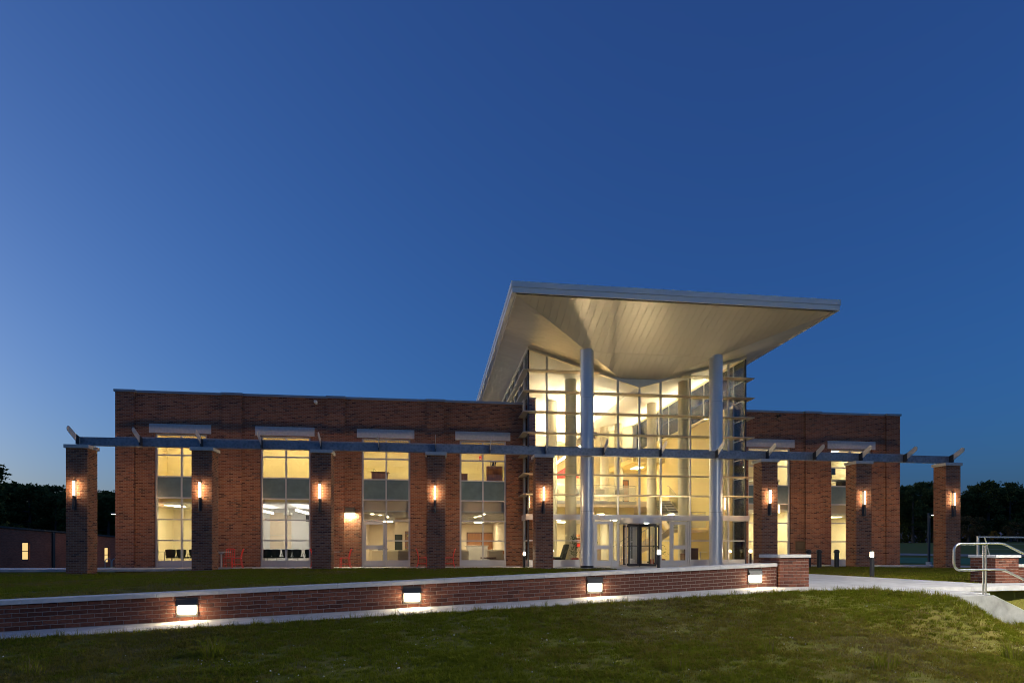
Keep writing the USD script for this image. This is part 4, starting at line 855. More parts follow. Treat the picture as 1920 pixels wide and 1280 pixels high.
def ringm(r0, r1, z0, z1, a0, a1, n=20):
    t = np.linspace(a0, a1, n+1); m = MB(); p = []
    for rr, z in ((r1, z0), (r1, z1), (r0, z1), (r0, z0)): p.append(np.stack([rr*np.cos(t), rr*np.sin(t), np.full(n+1, z)], 1))
    v = np.vstack(p); f = []; k = n+1
    for q in range(4):
        w = (q+1) % 4
        for i in range(n): f += [[q*k+i, q*k+i+1, w*k+i+1], [q*k+i, w*k+i+1, w*k+i]]
    f += [[0, k, 2*k], [0, 2*k, 3*k], [n, 2*k+n, k+n], [n, 3*k+n, 2*k+n]]
    return m.add(v, f)
def arcsheet(r, z0, z1, a0, a1, n=10):
    t = np.linspace(a0, a1, n+1); v = np.vstack([np.stack([r*np.cos(t), r*np.sin(t), 0*t + z], 1) for z in (z0, z1)])
    return MB().add(v, [q for i in range(n) for q in ([i, i+1, n+2+i], [i, n+2+i, n+1+i])])
part(rv, 'drum_head', ringm(.0001, R+.03, 2.12, 2.40, 0, 2*np.pi, 40), M['alu'])
for s, (a0, a1) in enumerate(((math.radians(148), math.radians(212)), (math.radians(-32), math.radians(32)))):
    part(rv, 'drum_glass', arcsheet(R-.006, .08, 2.115, a0, a1), M['glass'])
    part(rv, 'drum_sill', ringm(R-.03, R+.02, 0, .08, a0, a1, 10), M['alu'])
    for aa in (a0, a1): part(rv, 'drum_post', MB().cyl(R*math.cos(aa), R*math.sin(aa), 0, 2.118, .03, n=8), M['alu'])
for aa in (math.radians(-122), math.radians(-58)):
    pass
part(rv, 'centre_post', MB().cyl(0, 0, 0, 2.118, .035, n=10), M['black'])
for k in range(4):
    th_ = math.radians(38 + 90*k); c_, s_ = math.cos(th_), math.sin(th_)
    def rot(m):
        v = np.vstack(m.v); v = np.stack([v[:, 0]*c_ - v[:, 1]*s_, v[:, 0]*s_ + v[:, 1]*c_, v[:, 2]], 1); return MB().add(v, np.vstack(m.f))
    fr = MB().box(.045, .12, -.022, .022, .02, 2.10).box(R-.13, R-.05, -.022, .022, .02, 2.10).box(.12, R-.13, -.021, .021, .02, .13).box(.12, R-.13, -.021, .021, 1.98, 2.10).box(.12, R-.13, -.03, .03, 1.0, 1.04)
    w = part(rv, 'wing', rot(fr), M['alu_dark']); part(w, 'wing_glass', rot(MB().add([[.12, 0, .131], [R-.13, 0, .131], [R-.13, 0, 1.979], [.12, 0, 1.979]], [[0, 1, 2], [0, 2, 3]])), M['glass'])
part(rv, 'sensor_light', B(-.09, .09, -R-.02, -R+.08, 2.095, 2.118), E_['tube'])
# wedge lamps on the header band: they wash the soffit
for x, lb in ((8.25, 'small wedge uplight on the header band left of the revolving door'), (11.82, 'small wedge uplight on the header band right of the revolving door')):
    t = thing('soffit_uplight', lb, 'uplight', (x, YG-.152, 2.37), 0, None)
    part(t, 'housing', MB().yz(Polygon([(0, 0), (0, .22), (-.22, .22), (-.12, 0)]), -.10, .10), M['fascia']); part(t, 'lens', B(-.085, .085, -.20, -.02, .222, .228), E_['upspot'])
# suspended light trough below the ridge
tr = thing('light_trough', 'long beige suspended light trough glowing up to the lobby ceiling', 'pendant light', (8.75, 32.6, 7.0))
bf = MB().box(-.28, .28, 0, 13.2, .0, .05).box(-.28, -.25, 0, 13.2, .05, .34).box(.25, .28, 0, 13.2, .05, .34)
for k in range(30): bf.box(-.25, .25, .0+.455*k, .012+.455*k, .05, .34)
part(tr, 'trough', bf, M['beige'])
for k in range(9): part(tr, 'lamp', B(-.14, .14, .02+1.456*k, 1.45+1.456*k, .056, .08), E_['trough']); part(tr, 'slit_lamp', B(-.035, .035, .1+1.456*k, 1.4+1.456*k, -.008, -.001), E_['slit'])
for k in range(5): part(tr, 'hanger', MB().tube([(0, .5+3.1*k, .1), (0, .5+3.1*k, 2.3)], .008, 5), M['rail'])
GLB = 'light panels in the lobby ceilings under the balcony'
for i, (x, y) in enumerate(((6.2, 40.0), (8.3, 40.0), (10.4, 40.0), (12.4, 40.0), (6.2, 43.5), (9.4, 43.5), (12.4, 43.5))):
    panel_light(x, y, 2.845, ('front light panel under the balcony at far left', 'front light panel under the balcony, left of centre', 'front light panel under the balcony, behind the revolving door', 'front light panel under the balcony at right', 'rear light panel under the balcony at left', 'rear light panel under the balcony at centre', 'rear light panel under the balcony at right')[i], .5, 1.2, grp=GLB)

for i, (x, lb) in enumerate(((15.55, 'hidden cove light along the top of the right lobby wall'),)):
    t = thing('cove_light', lb, 'cove light', (x, 33.0, 8.30), 0, None); part(t, 'trough', MB().box(-.1, .1, 0, 12.5, -.06, 0).box(-.1, -.085, 0, 12.5, 0, .05).box(.085, .1, 0, 12.5, 0, .05), M['cream'])
    for k in range(4): part(t, 'lamp', B(-.06, .06, .1+3.1*k, 3.1+3.1*k, .004, .03), E_['cove'])
# ================================================================ furniture: chairs and tables
def red_chair_parts(t):
    """Navy style chair, facing +x: seat at 0.46, back at 0.86."""
    for s in (-1, 1):
        part(t, 'front_leg', MB().tube([(.20, s*.19, 0), (.19, s*.19, .45)], .016, 7), M['red'], smooth=40)
        part(t, 'rear_leg', MB().tube([(-.27, s*.19, 0), (-.21, s*.19, .22), (-.19, s*.19, .46), (-.23, s*.185, .68), (-.29, s*.18, .86)], .016, 7), M['red'], smooth=40)
        part(t, 'side_stretcher', MB().tube([(.195, s*.19, .17), (-.225, s*.19, .17)], .010, 6), M['red'])
    part(t, 'seat', MB().cbox(-.20, .21, -.205, .205, .435, .468, .012), M['red'])
    part(t, 'top_rail', MB().tube([(-.29, -.18, .85), (-.305, -.09, .865), (-.305, .09, .865), (-.29, .18, .85)], .022, 7), M['red'], smooth=40)
    for q in (-.09, 0, .09): part(t, 'back_slat', MB().tube([(-.19, q, .50), (-.235, q, .68), (-.30, q, .85)], (.012, .012, .012), 5), M['red'])
    part(t, 'lower_rail', MB().tube([(-.195, -.19, .52), (-.195, .19, .52)], .012, 6), M['red'])
    part(t, 'front_stretcher', MB().tube([(.19, -.19, .24), (.19, .19, .24)], .010, 6), M['red'])
rc0 = None
for x, y, rz, lb in ((-10.0, 28.9, 8, 'red metal chair at left of the table by the first window bay, seen edge on'), (-9.35, 29.55, -85, 'red metal chair behind the round table near the first window bay, turned away'), (-8.86, 29.0, 190, 'red metal chair at right of the table beside the second pergola column'),
                     (-5.30, 29.0, 0, 'red metal chair mostly hidden behind the third pergola column'), (-4.05, 29.0, 180, 'red metal chair right of the third pergola column below the wall pack light'), (-0.47, 29.0, 0, 'red metal chair at left of the fourth pergola column'), (0.78, 29.0, 180, 'red metal chair at right of the fourth pergola column')):
    if rc0 is None: rc0 = thing('red_chair', lb, 'chair', (x, y, .008), rz, 'red chairs along the sidewalk'); red_chair_parts(rc0)
    else: dup(rc0, lb, (x, y, .008), rz)
tb0 = None
for x, lb in ((-9.52, 'round metal cafe table by the first window bay with three red chairs'), (-4.70, 'round metal cafe table behind the third pergola column'), (0.16, 'round metal cafe table behind the fourth pergola column')):
    if tb0 is None:
        tb0 = thing('cafe_table', lb, 'table', (x, 29.0, .008), 0, None)
        part(tb0, 'table_top', MB().cyl(0, 0, .715, .745, .41, n=32), M['steelgrey'], smooth=40); part(tb0, 'post', MB().cyl(0, 0, .03, .715, .038, n=12), M['steelgrey'], smooth=40); part(tb0, 'base', MB().cyl(0, 0, 0, .03, .25, .2, n=20), M['steelgrey']); part(tb0, 'hub', MB().cyl(0, 0, .64, .714, .05, .16, n=14), M['steelgrey'])
    else: dup(tb0, lb, (x, 29.0, .008))
def task_chair_parts(t):
    n = 9; v = []; f = []
    for k, z in enumerate(np.linspace(.42, .84, 7)):
        w = .15 + .085*math.sin((k/6)*math.pi*.55)
        for i in range(n):
            s = -1 + 2*i/(n-1); v.append([w*s, -.20 - .04*(k/6) + .07*s*s, z - .03*s*s*(k/6)])
    for k in range(6):
        for i in range(n-1): a = k*n+i; f += [[a, a+1, a+n+1], [a, a+n+1, a+n]]
    v = np.array(v); m = len(v); v2 = v + [0, -.02, 0]
    bd = [i for i in range(n)] + [k*n+n-1 for k in range(1, 7)] + [6*n+i for i in range(n-2, -1, -1)] + [k*n for k in range(5, 0, -1)]
    ff = f + [[a+m, c+m, b+m] for a, b, c in f]
    for p, q in zip(bd, bd[1:]+bd[:1]): ff += [[p, q+m, q], [p, p+m, q+m]]
    part(t, 'backrest', MB().add(np.vstack([v, v2]), ff), M['fabric_black'], smooth=50)
    part(t, 'seat', MB().cbox(-.22, .22, -.17, .24, .40, .47, .03), M['fabric_black'])
    part(t, 'post', MB().cyl(0, 0, .08, .40, .028, n=10), M['steelgrey'])
    bs = MB()
    for k in range(5): a = k*2*math.pi/5 + .3; bs.tube([(0, 0, .10), (.27*math.cos(a), .27*math.sin(a), .07)], (.022, .014), 5)
    part(t, 'star_base', bs, M['steelgrey'])
    for k in range(5): a = k*2*math.pi/5 + .3; part(t, 'caster', MB().cyl(.27*math.cos(a), .27*math.sin(a), 0.0, .055, .025, n=8), M['laminate'])
    for s in (-1, 1): part(t, 'arm', MB().tube([(s*.22, -.05, .42), (s*.26, -.05, .62), (s*.26, .14, .63)], .013, 5), M['fabric_black'])
tc0 = None
for i, (x, y, rz, lb) in enumerate(((-12.62, 31.45, 5, 'leftmost black task chair in the first window bay'), (-12.10, 31.45, -4, 'black task chair in the middle of the first window bay'), (-11.53, 31.45, 3, 'black task chair at right of the first window bay, by the pergola column'),
        (-8.15, 31.5, 8, 'black task chair at the left edge of the second window bay'), (-7.70, 31.45, -5, 'second black task chair from the left in the second window bay'), (-7.18, 31.45, 4, 'black task chair just left of the middle mullion of the second bay'), (-6.68, 31.45, -6, 'black task chair just right of the middle mullion of the second bay'), (-6.10, 31.5, 3, 'black task chair standing alone at right in the second window bay'))):
    if tc0 is None: tc0 = thing('task_chair', lb, 'office chair', (x, y, .02), rz, None); task_chair_parts(tc0)
    else: dup(tc0, lb, (x, y, .02), rz)
for x, lb in ((5.75, 'dark chair behind the frosted balcony guard at far left'), (7.9, 'dark chair behind the balcony guard beside the left silver column'), (9.4, 'wide dark chair behind the balcony guard, right of the left silver column'), (11.0, 'dark chair behind the balcony guard near the lobby centre'), (12.3, 'dark chair behind the balcony guard near the cream column')):
    dup(tc0, lb, (x, 39.2, 3.985), 0, scale=(1.35, 1.2, 1.0))
tab = thing('training_table', 'long white training table behind the chairs of the first bay', 'table', (-11.9, 32.3, .02)); part(tab, 'table_top', MB().cbox(-1.6, 1.6, -.3, .3, .70, .73, .008), M['laminate'])
for s in (-1.4, 1.4): part(tab, 'leg', MB().box(s-.02, s+.02, -.02, .02, 0, .70).box(s-.02, s+.02, -.28, .28, 0, .03), M['steelgrey'])
dup(tab, 'long white training table behind the chairs of the second bay', (-7.1, 32.3, .02))
# lobby furniture and plants
def planter(x, y, z, w, d, h, label, kind, ph):
    t = thing('planter', label, 'potted plant', (x, y, z), 0, None); rg = np.random.default_rng(int(abs(x*100)))
    part(t, 'pot', MB().cbox(-w/2, w/2, -d/2, d/2, 0, h, .015), M['redpot']); part(t, 'soil', B(-w/2+.02, w/2-.02, -d/2+.02, d/2-.02, h-.01, h+.004), M['bark'])
    m = MB()
    if kind == 'blade':
        for k in range(22):
            a = rg.uniform(0, 6.28); b = np.array([rg.uniform(-w/2+.05, w/2-.05), rg.uniform(-d/3, d/3), h]); l = ph*rg.uniform(.6, 1); o = np.array([math.cos(a), math.sin(a), 0])*l*.18; wv = np.array([-math.sin(a), math.cos(a), 0])*.03
            m.add([b-wv, b+wv, b+o*.4+[0, 0, l*.6]+wv*1.1, b+o*.4+[0, 0, l*.6]-wv*1.1, b+o+[0, 0, l]], [[0, 1, 2], [0, 2, 3], [3, 2, 4]])
        part(t, 'leaves', m, M['leaf_dark'])
    else:
        for k in range(190):
            p = np.array([rg.normal(0, .13), rg.normal(0, .13), h + ph*rg.uniform(.08, 1)]); p[:2] *= 1.25 if kind == 'bush' else .8; a, e = rg.uniform(0, 6.28), rg.uniform(-.6, .8); o = np.array([math.cos(a)*math.cos(e), math.sin(a)*math.cos(e), math.sin(e)])*.13; wv = np.cross(o, [0, 0, 1]); wv = wv/np.linalg.norm(wv)*.035
            m.add([p, p+o*.5+wv, p+o, p+o*.5-wv], [[0, 1, 2], [0, 2, 3]])
        for k in range(4): m.tube([(rg.normal(0, .04), rg.normal(0, .04), h), (rg.normal(0, .1), rg.normal(0, .1), h+ph*.9)], .008, 4)
        part(t, 'leaves', m, M['leaf_plant'])
planter(5.75, 30.6, .006, .9, .35, .38, 'red trough planter with dark spiky leaves at the left of the lobby', 'blade', .62)
planter(7.28, 30.6, .006, .36, .36, .42, 'tall leafy plant in a red pot beside the left silver column', 'tall', 1.15)
planter(8.95, 33.5, .95, .3, .3, .16, 'small bright green plant on the reception desk', 'bush', .42)
planter(10.95, 31.6, .006, .4, .4, .75, 'tall red planter just inside the revolving door', 'blade', .38)
planter(11.75, 30.6, .006, .7, .4, .34, 'leafy green plant in a red trough right of the revolving door', 'bush', .75)
lc = thing('lounge_chair', 'dark green reclining lounge chair inside the left of the lobby', 'chair', (6.45, 30.75, .006), 0); part(lc, 'seat', MB().cbox(-.55, .12, -.3, .3, .30, .46, .03), M['fabric_green']); part(lc, 'backrest', MB().xz(Polygon([(.10, .32), (.30, .32), (.52, 1.10), (.40, 1.12), (.34, 1.08)]), -.3, .3), M['fabric_green'])
for a_ in (-.48, .1):
    for b_ in (-.25, .25): part(lc, 'leg', MB().cyl(a_, b_, 0, .30, .018, n=6), M['steelgrey'])
sd = thing('side_table', 'small dark pedestal table beside the dark green lounge chair', 'table', (6.05, 31.6, .006)); part(sd, 'table_top', MB().cyl(0, 0, .78, .805, .36, n=24), M['black']); part(sd, 'post', MB().cyl(0, 0, .03, .78, .03, n=8), M['black']); part(sd, 'base', MB().cyl(0, 0, 0, .03, .22, n=18), M['black'])
db = thing('directory_stand', 'orange wooden cabinet below dark screens at the left of the lobby', 'cabinet', (6.05, 38.6, .006)); part(db, 'cabinet', MB().cbox(-.6, .6, 0, .5, 0, 1.05, .01), M['wood']); part(db, 'upright', MB().cbox(-.12, .35, .3, .4, 1.06, 2.2, .01), M['beige']); part(db, 'screen', MB().cbox(-.02, .26, .26, .298, 1.55, 2.1, .01), M['black']); part(db, 'screen', MB().cbox(-.02, .26, .26, .298, 1.2, 1.42, .01), M['black'])
rd = thing('reception_desk', 'curved wooden reception desk behind the left lobby door', 'desk', (8.6, 33.6, .006))
def arcbox(r0, r1, z0, z1, a0, a1): return ringm(r0, r1, z0, z1, a0, a1, 14)
part(rd, 'front', arcbox(2.0, 2.06, .2, .98, math.radians(-118), math.radians(-62)), M['beige']); part(rd, 'plinth', arcbox(1.96, 2.02, 0, .2, math.radians(-118), math.radians(-62)), M['wood']); part(rd, 'worktop', arcbox(1.6, 2.12, .985, 1.02, math.radians(-118), math.radians(-62)), M['wood'])
for p_ in list(stage.GetPrimAtPath('/World/reception_desk').GetChildren()):
    pts = np.array(UsdGeom.Mesh(p_).GetPointsAttr().Get()); pts[:, 1] += 1.9; UsdGeom.Mesh(p_).GetPointsAttr().Set(Vt.Vec3fArray.FromNumpy(pts.astype(np.float32)))
br = thing('brown_chair', 'dark brown leather chair inside the right of the lobby', 'chair', (13.55, 30.7, .006), 0); part(br, 'backrest', MB().xz(Polygon([(-.36, .30), (.30, .30), (.34, .92), (-.42, .92)]), -.36, -.26), M['fabric_brown']); part(br, 'seat', MB().cbox(-.34, .3, -.25, .3, .28, .46, .03), M['fabric_brown']); 
for s in (-1, 1): part(br, 'armrest', MB().cbox(s*.34-.05, s*.34+.05, -.25, .3, .28, .64, .02), M['fabric_brown'])
for a_ in (-.3, .26):
    for b_ in (-.3, .25): part(br, 'leg', MB().cyl(a_, b_, 0, .3, .02, n=6), M['black'])
b2 = thing('bistro_table', 'small round table right of the brown leather chair in the lobby', 'table', (14.45, 31.3, .006)); part(b2, 'table_top', MB().cyl(0, 0, .70, .725, .36, n=22), M['laminate']); part(b2, 'post', MB().cyl(0, 0, .02, .70, .03, n=8), M['steelgrey']); part(b2, 'base', MB().cyl(0, 0, 0, .02, .24, n=18), M['steelgrey'])
rk = thing('brochure_rack', 'brown shelves with leaflets at the back of the lobby', 'shelf', (10.2, 41.0, .006)); part(rk, 'back', B(-.9, .7, .3, .33, 0, 1.9), M['wood'])
for k in range(5): part(rk, 'shelf', B(-.9, .7, 0, .298, .25+.36*k, .28+.36*k), M['laminate'])
for k in range(3): part(rk, 'leaflets', MB().cbox(-.7+.45*k, -.4+.45*k, .05, .2, .645+.36*(k % 2), .86+.36*(k % 2), .01), (M['white'], M['red'], M['leaf_plant'])[k])
mb = thing('red_mobile', 'red triangular hanging sculpture behind the left silver column', 'sculpture', (8.35, 38.0, 5.35))
part(mb, 'sail', MB().add([[-1.15, 0, .0], [1.05, 0, .08], [.1, 0, .75], [-1.15, .03, .0], [1.05, .03, .08], [.1, .03, .75]], [[0, 1, 2], [3, 5, 4], [0, 3, 4], [0, 4, 1], [1, 4, 5], [1, 5, 2], [2, 5, 3], [2, 3, 0]]), M['red']); part(mb, 'sail', MB().add([[.15, .1, .6], [.85, .1, .55], [.35, .1, 1.25], [.15, .13, .6], [.85, .13, .55], [.35, .13, 1.25]], [[0, 1, 2], [3, 5, 4], [0, 3, 4], [0, 4, 1], [1, 4, 5], [1, 5, 2], [2, 5, 3], [2, 3, 0]]), M['red']); part(mb, 'wire', MB().tube([(.1, .02, .75), (.1, .02, 4.0)], .006, 4), M['rail'])

# ================================================================ bollards, bike racks
def lamp_bollard(x, y, z, h, label):
    t = thing('lamp_bollard', label, 'bollard light', (x, y, z), 0, None)
    part(t, 'post', MB().cyl(0, 0, 0, h-.17, .058, n=18), M['bronze_paint'], smooth=40); part(t, 'lamp', MB().cyl(0, 0, h-.168, h-.022, .048, n=14), E_['bollard']); part(t, 'cap', MB().cyl(0, 0, h-.02, h, .06, .05, n=18), M['bronze_paint']); part(t, 'foot', MB().cyl(0, 0, 0, .012, .085, n=18), M['bronze_paint'])
    for k in range(3): a = k*2*math.pi/3 + .5; part(t, 'guard_rod', MB().tube([(.056*math.cos(a), .056*math.sin(a), h-.17), (.056*math.cos(a), .056*math.sin(a), h-.02)], .004, 4), M['bronze_paint'])
lamp_bollard(7.72, 20.0, .03, .82, 'lit bollard before the revolving door, behind the seat wall')
lamp_bollard(12.68, 16.1, .045, .76, 'lit bollard at the right edge of the entrance walk')
lamp_bollard(4.30, 28.35, .008, .72, 'lit bollard by the left corner of the glass lobby')
lamp_bollard(15.62, 28.2, .008, .85, 'lit bollard between the right lobby corner and the pergola column')
for i, (x, lb) in enumerate(((17.0, 'black dome topped bollard, left of three, half hidden by the brick pier'), (17.52, 'black dome topped bollard, middle of three right of the brick pier'), (18.38, 'black dome topped bollard, right of three, nearest the lit bollard'))):
    t = thing('iron_bollard', lb, 'bollard', (x, 25.6, 0), 0, None)
    part(t, 'post', MB().cyl(0, 0, 0, .70, .10, n=18), M['bollard'], smooth=40); part(t, 'collar', MB().cyl(0, 0, .70, .76, .125, n=18), M['bollard'])
    dm = trimesh.creation.uv_sphere(.125, count=[10, 18]); v = np.array(dm.vertices); v[:, 2] = np.maximum(v[:, 2], 0)*.75 + .762; part(t, 'dome', MB().add(v, np.array(dm.faces)), M['bollard'], smooth=True)
for i, (x, lb) in enumerate(((-27.6, 'left grey bike rack hoop beyond the far left pergola column'), (-27.05, 'right grey bike rack hoop beside the left corner of the brick wing'))):
    t = thing('bike_rack', lb, 'bike rack', (x, 56.0, -.92), 62, None); part(t, 'hoop', MB().tube([(-.26, 0, 0), (-.26, 0, .72)] + [(.26*math.cos(a), 0, .72+.26*math.sin(a)) for a in np.linspace(math.pi*.93, math.pi*.07, 9)] + [(.26, 0, .72), (.26, 0, 0)], .035, 8), M['steelgrey'], smooth=40); part(t, 'foot', MB().cyl(-.26, 0, 0, .02, .07, n=10).cyl(.26, 0, 0, .02, .07, n=10), M['steelgrey'])

# ================================================================ street lamps
def street_lamp(x, y, z, h, rz, label, arm=1.0, glow='street'):
    t = thing('street_lamp', label, 'street lamp', (x, y, z), rz, None)
    part(t, 'pole', MB().box(-.07, .07, -.07, .07, 0, h), M['bronze_paint']); part(t, 'base', MB().cyl(0, 0, 0, .25, .22, n=16), M['concrete'])
    part(t, 'arm', B(.07, .07+arm*.35, -.03, .03, h-.14, h-.06), M['bronze_paint'])
    part(t, 'head', MB().cbox(.07+arm*.35, .07+arm, -.2, .2, h-.16, h-.04, .02), M['bronze_paint']); part(t, 'lens', B(.12+arm*.35, .02+arm, -.16, .16, h-.172, h-.162), E_[glow])
street_lamp(40.66, 45.1, -.42, 4.27, -8, 'dark street lamp pole with lit head left of the far right pergola column', .60)
street_lamp(-30.75, 64.9, -1.0, 5.55, 172, 'street lamp head glowing beside the left corner of the brick wing', .9)

street_lamp(14.3, 5.2, float(land(14.3, 5.2)) - .3, 7.6, 180, 'street lamp beside the concrete stair, just outside the right edge of the photo', 1.0, 'lot')

# ================================================================ low brick building at the far left
lowb = thing('low_brick_building', 'long low brick building with narrow lit windows at the far left', 'building', (-38.04, 55.42, 0), 73.55)
SLB = -.047
def lz(s, z): return z + SLB*s
def wallpoly(s0, s1, z0, z1): return Polygon([(s0, lz(s0, z0)), (s1, lz(s1, z0)), (s1, lz(s1, z1)), (s0, lz(s0, z1))])
wins_ = [(-1.0, .36), (2.05, .36), (5.05, .36), (14.05, .30)]
body = wallpoly(-6, 17.5, -2.2, 2.86)
for s, w in wins_: body = body.difference(sbox(s-w, lz(s, .13), s+w, lz(s, 1.75)))
part(lowb, 'wall', MB().xz(body, 0, .3), M['brick_low'])
part(lowb, 'rear_wall', MB().xz(wallpoly(-6, 17.5, -2.2, 2.5), 9, 9.3), M['brick_low']); part(lowb, 'end_wall', MB().box(-6.0, -5.7, .31, 8.99, -2, 3.0).box(17.2, 17.5, .31, 8.99, -3, 1.9), M['brick'])
part(lowb, 'roof', MB().xz(wallpoly(-6, 17.5, 2.5, 2.6), .302, 8.99), M['roof'])
part(lowb, 'roof_edge', MB().xz(wallpoly(-6.1, 17.6, 2.865, 3.02), -.12, .4), M['bronze_paint'])
part(lowb, 'downpipe', MB().xz(wallpoly(7.65, 7.9, -2, 2.85), -.1, -.003), M['bronze_paint'])
for s, w in wins_:
    z0, z1 = lz(s, .13), lz(s, 1.75); zm = (z0+z1)/2
    fr = part(lowb, 'window', MB().box(s-w, s-w+.06, .08, .2, z0, z1).box(s+w-.06, s+w, .08, .2, z0, z1).box(s-w+.06, s+w-.06, .08, .2, z0, z0+.06).box(s-w+.06, s+w-.06, .08, .2, z1-.06, z1).box(s-w+.06, s+w-.06, .08, .2, zm-.035, zm+.035), M['alu_dark'])
    for a, b in ((z0+.06, zm-.035), (zm+.035, z1-.06)): part(fr, 'blind', B(s-w+.06, s+w-.06, .14, .16, a, b), E_['farwin'])
# ================================================================ trees
def crown(kind, rg, n):
    """Leaf cards in clumps spread through the volume of an uneven crown of unit height 1 (scaled later)."""
    v = []; f = []; clumps = []
    if kind == 'pine':
        for k in range(46):
            h = rg.uniform(.16, .97) ** .9; r = .30*(1 - h)**.55*rg.uniform(.35, 1.1) + .015; a = rg.uniform(0, 6.28); clumps.append((r*math.cos(a), r*math.sin(a), h, rg.uniform(.045, .085)))
        clumps.append((0, 0, .97, .04))
    else:
        for k in range(40):
            p = rg.normal(0, 1, 3); p /= np.linalg.norm(p); p *= rg.uniform(.45, 1.0)**.6; clumps.append((p[0]*.36, p[1]*.36, .58 + p[2]*.36, rg.uniform(.07, .12)))
    per = n // len(clumps)
    for cx, cy, cz, cr in clumps:
        for k in range(per):
            o = rg.normal(0, 1, 3); o /= np.linalg.norm(o); o *= cr*rg.uniform(.3, 1.15); o[2] *= .7
            p = np.array([cx, cy, cz]) + o; d = rg.normal(0, 1, 3); d[2] += .4; d /= np.linalg.norm(d); w = np.cross(d, rg.normal(0, 1, 3)); w /= np.linalg.norm(w); s = rg.uniform(.016, .034)
            b = len(v); v += [p - w*s*.45, p + d*s*.6 + w*s*.35, p + d*s*1.5, p + d*s*.5 - w*s*.55]; f += [[b, b+1, b+2], [b, b+2, b+3]]
    return np.array(v), np.array(f), clumps
def tree_parts(t, kind, seed, look, n=2600):
    rg = np.random.default_rng(seed); v, f, cl = crown(kind, rg, n)
    part(t, 'crown', MB().add(v, f), look)
    m = MB(); hmax = .92 if kind == 'pine' else .6
    m.tube([(0, 0, -.02), (.004, .003, .25), (-.004, .006, .55*hmax+.1), (0, 0, hmax)], (.022, .017, .011, .004), 6)
    for cx, cy, cz, cr in cl[::3]:
        zb = max(.1, cz - .12 if kind != 'pine' else cz - .03); m.tube([(0, 0, zb), (cx*.9, cy*.9, cz)], (.006, .002), 4)
    part(t, 'trunk', m, M['bark'])
protos = []
def plant(kind, x, y, h, label, group, look='leaf', spread=1.0, rz=0, var=0):
    z = float(land(x, y)) - .05
    k = (kind, var, look)
    for q, t in protos:
        if q == k: return dup(t, label, (x, y, z), rz, group, scale=(h*spread, h*spread, h))
    t = thing('pine_tree' if kind == 'pine' else 'broadleaf_tree', label, 'tree', (x, y, z), rz, group, scale=(h*spread, h*spread, h))
    tree_parts(t, kind, 100 + 17*var + len(protos), M[look]); protos.append((k, t)); return t
def cam_xy(px, D): t = (px - 960)/F_PX; Xc = t*D; return Xc*math.cos(YAW) + D*math.sin(YAW), -Xc*math.sin(YAW) + D*math.cos(YAW)
rgt = np.random.default_rng(11)
GR = 'dark pines forming the wood behind the field on the right'; GLf = 'dark pines forming the wood behind the low building on the left'
def top_h(px, py, D, z0): return EYE + (1029.5 - py)*D/F_PX - z0
i = 0
for row, (D0, lift) in enumerate(((112, 0), (119, 6), (127, -2))):
    for px in np.arange(1640 + 14*row, 1990, 36 - 2*row):
        D = D0 + rgt.uniform(-2.5, 2.5); x, y = cam_xy(px + rgt.uniform(-7, 7), D); py = 921 + 7*math.sin(px*.05) + rgt.uniform(-14, 10) - lift
        plant('pine', x, y, top_h(px, py, D, float(land(x, y))), ('tall dark pine of the wood between the brick wing and the far right pergola column' if px < 1765 else 'tall dark pine of the wood right of the far right pergola column'), GR, spread=rgt.uniform(1.05, 1.45), rz=rgt.uniform(0, 360), var=i % 4); i += 1
for row, (D0, lift) in enumerate(((78, 0), (86, 4), (95, 2))):
    for px in np.arange(-50 + 12*row, 260, 37 - 2*row):
        D = D0 + rgt.uniform(-2.5, 2.5); x, y = cam_xy(px + rgt.uniform(-7, 7), D); py = float(np.interp(px, [-50, 0, 40, 90, 240], [905, 908, 908, 922, 928])) + rgt.uniform(-9, 9) - lift
        plant('pine', x, y, top_h(px, py, D, float(land(x, y))), ('tall dark pine of the wood left of the far left pergola column' if px < 150 else 'tall dark pine of the wood behind the left end of the brick wing'), GLf, spread=rgt.uniform(1.1, 1.5), rz=rgt.uniform(0, 360), var=i % 4); i += 1
x, y = cam_xy(-22, 70); plant('pine', x, y, top_h(-22, 868, 70, float(land(x, y))), 'tallest tree at the left edge of the photo, rising above the wood', None, spread=.95, var=2)
for px, D, py, lk, lb, sp in ((1816, 97, 962, 'leaf_russet', 'wide dark russet tree with pale trunk right of the far right pergola column', 1.35), (1908, 97, 975, 'leaf_russet', 'round dark tree at the right edge of the photo beyond the guard rail', 1.45), (1863, 95, 992, 'leaf_orange', 'small orange leaved young tree behind the guard rail', .85), (1772, 104, 966, 'leaf_russet', 'dark russet tree hidden beside the far right pergola column', 1.2)):
    x, y = cam_xy(px, D); plant('broad', x, y, top_h(px, py, D, float(land(x, y))), lb, None, lk, sp, rz=px)

# understorey that closes the wood below the crowns
def thicket(name, label, rows, n, hh, seed):
    rg = np.random.default_rng(seed); v = []; f = []
    for k in range(n):
        (p0, p1, D0, D1) = rows; x, y = cam_xy(rg.uniform(p0, p1), rg.uniform(D0, D1)); z = float(land(x, y)) + rg.uniform(0, 1)**1.3*hh
        p = np.array([x, y, z]); d = rg.normal(0, 1, 3); d /= np.linalg.norm(d); w = np.cross(d, rg.normal(0, 1, 3)); w /= np.linalg.norm(w); s = rg.uniform(.25, .5)
        b = len(v); v += [p - w*s*.5, p + d*s*.6 + w*s*.4, p + d*s*1.4, p + d*s*.5 - w*s*.5]; f += [[b, b+1, b+2], [b, b+2, b+3]]
    top(name, trimesh.Trimesh(np.array(v), np.array(f), process=False), M['leaf'], label, 'undergrowth', kind='stuff')
thicket('undergrowth', 'dark undergrowth below the pines beyond the field at right', (1630, 2000, 113, 130), 9000, 6.5, 5)
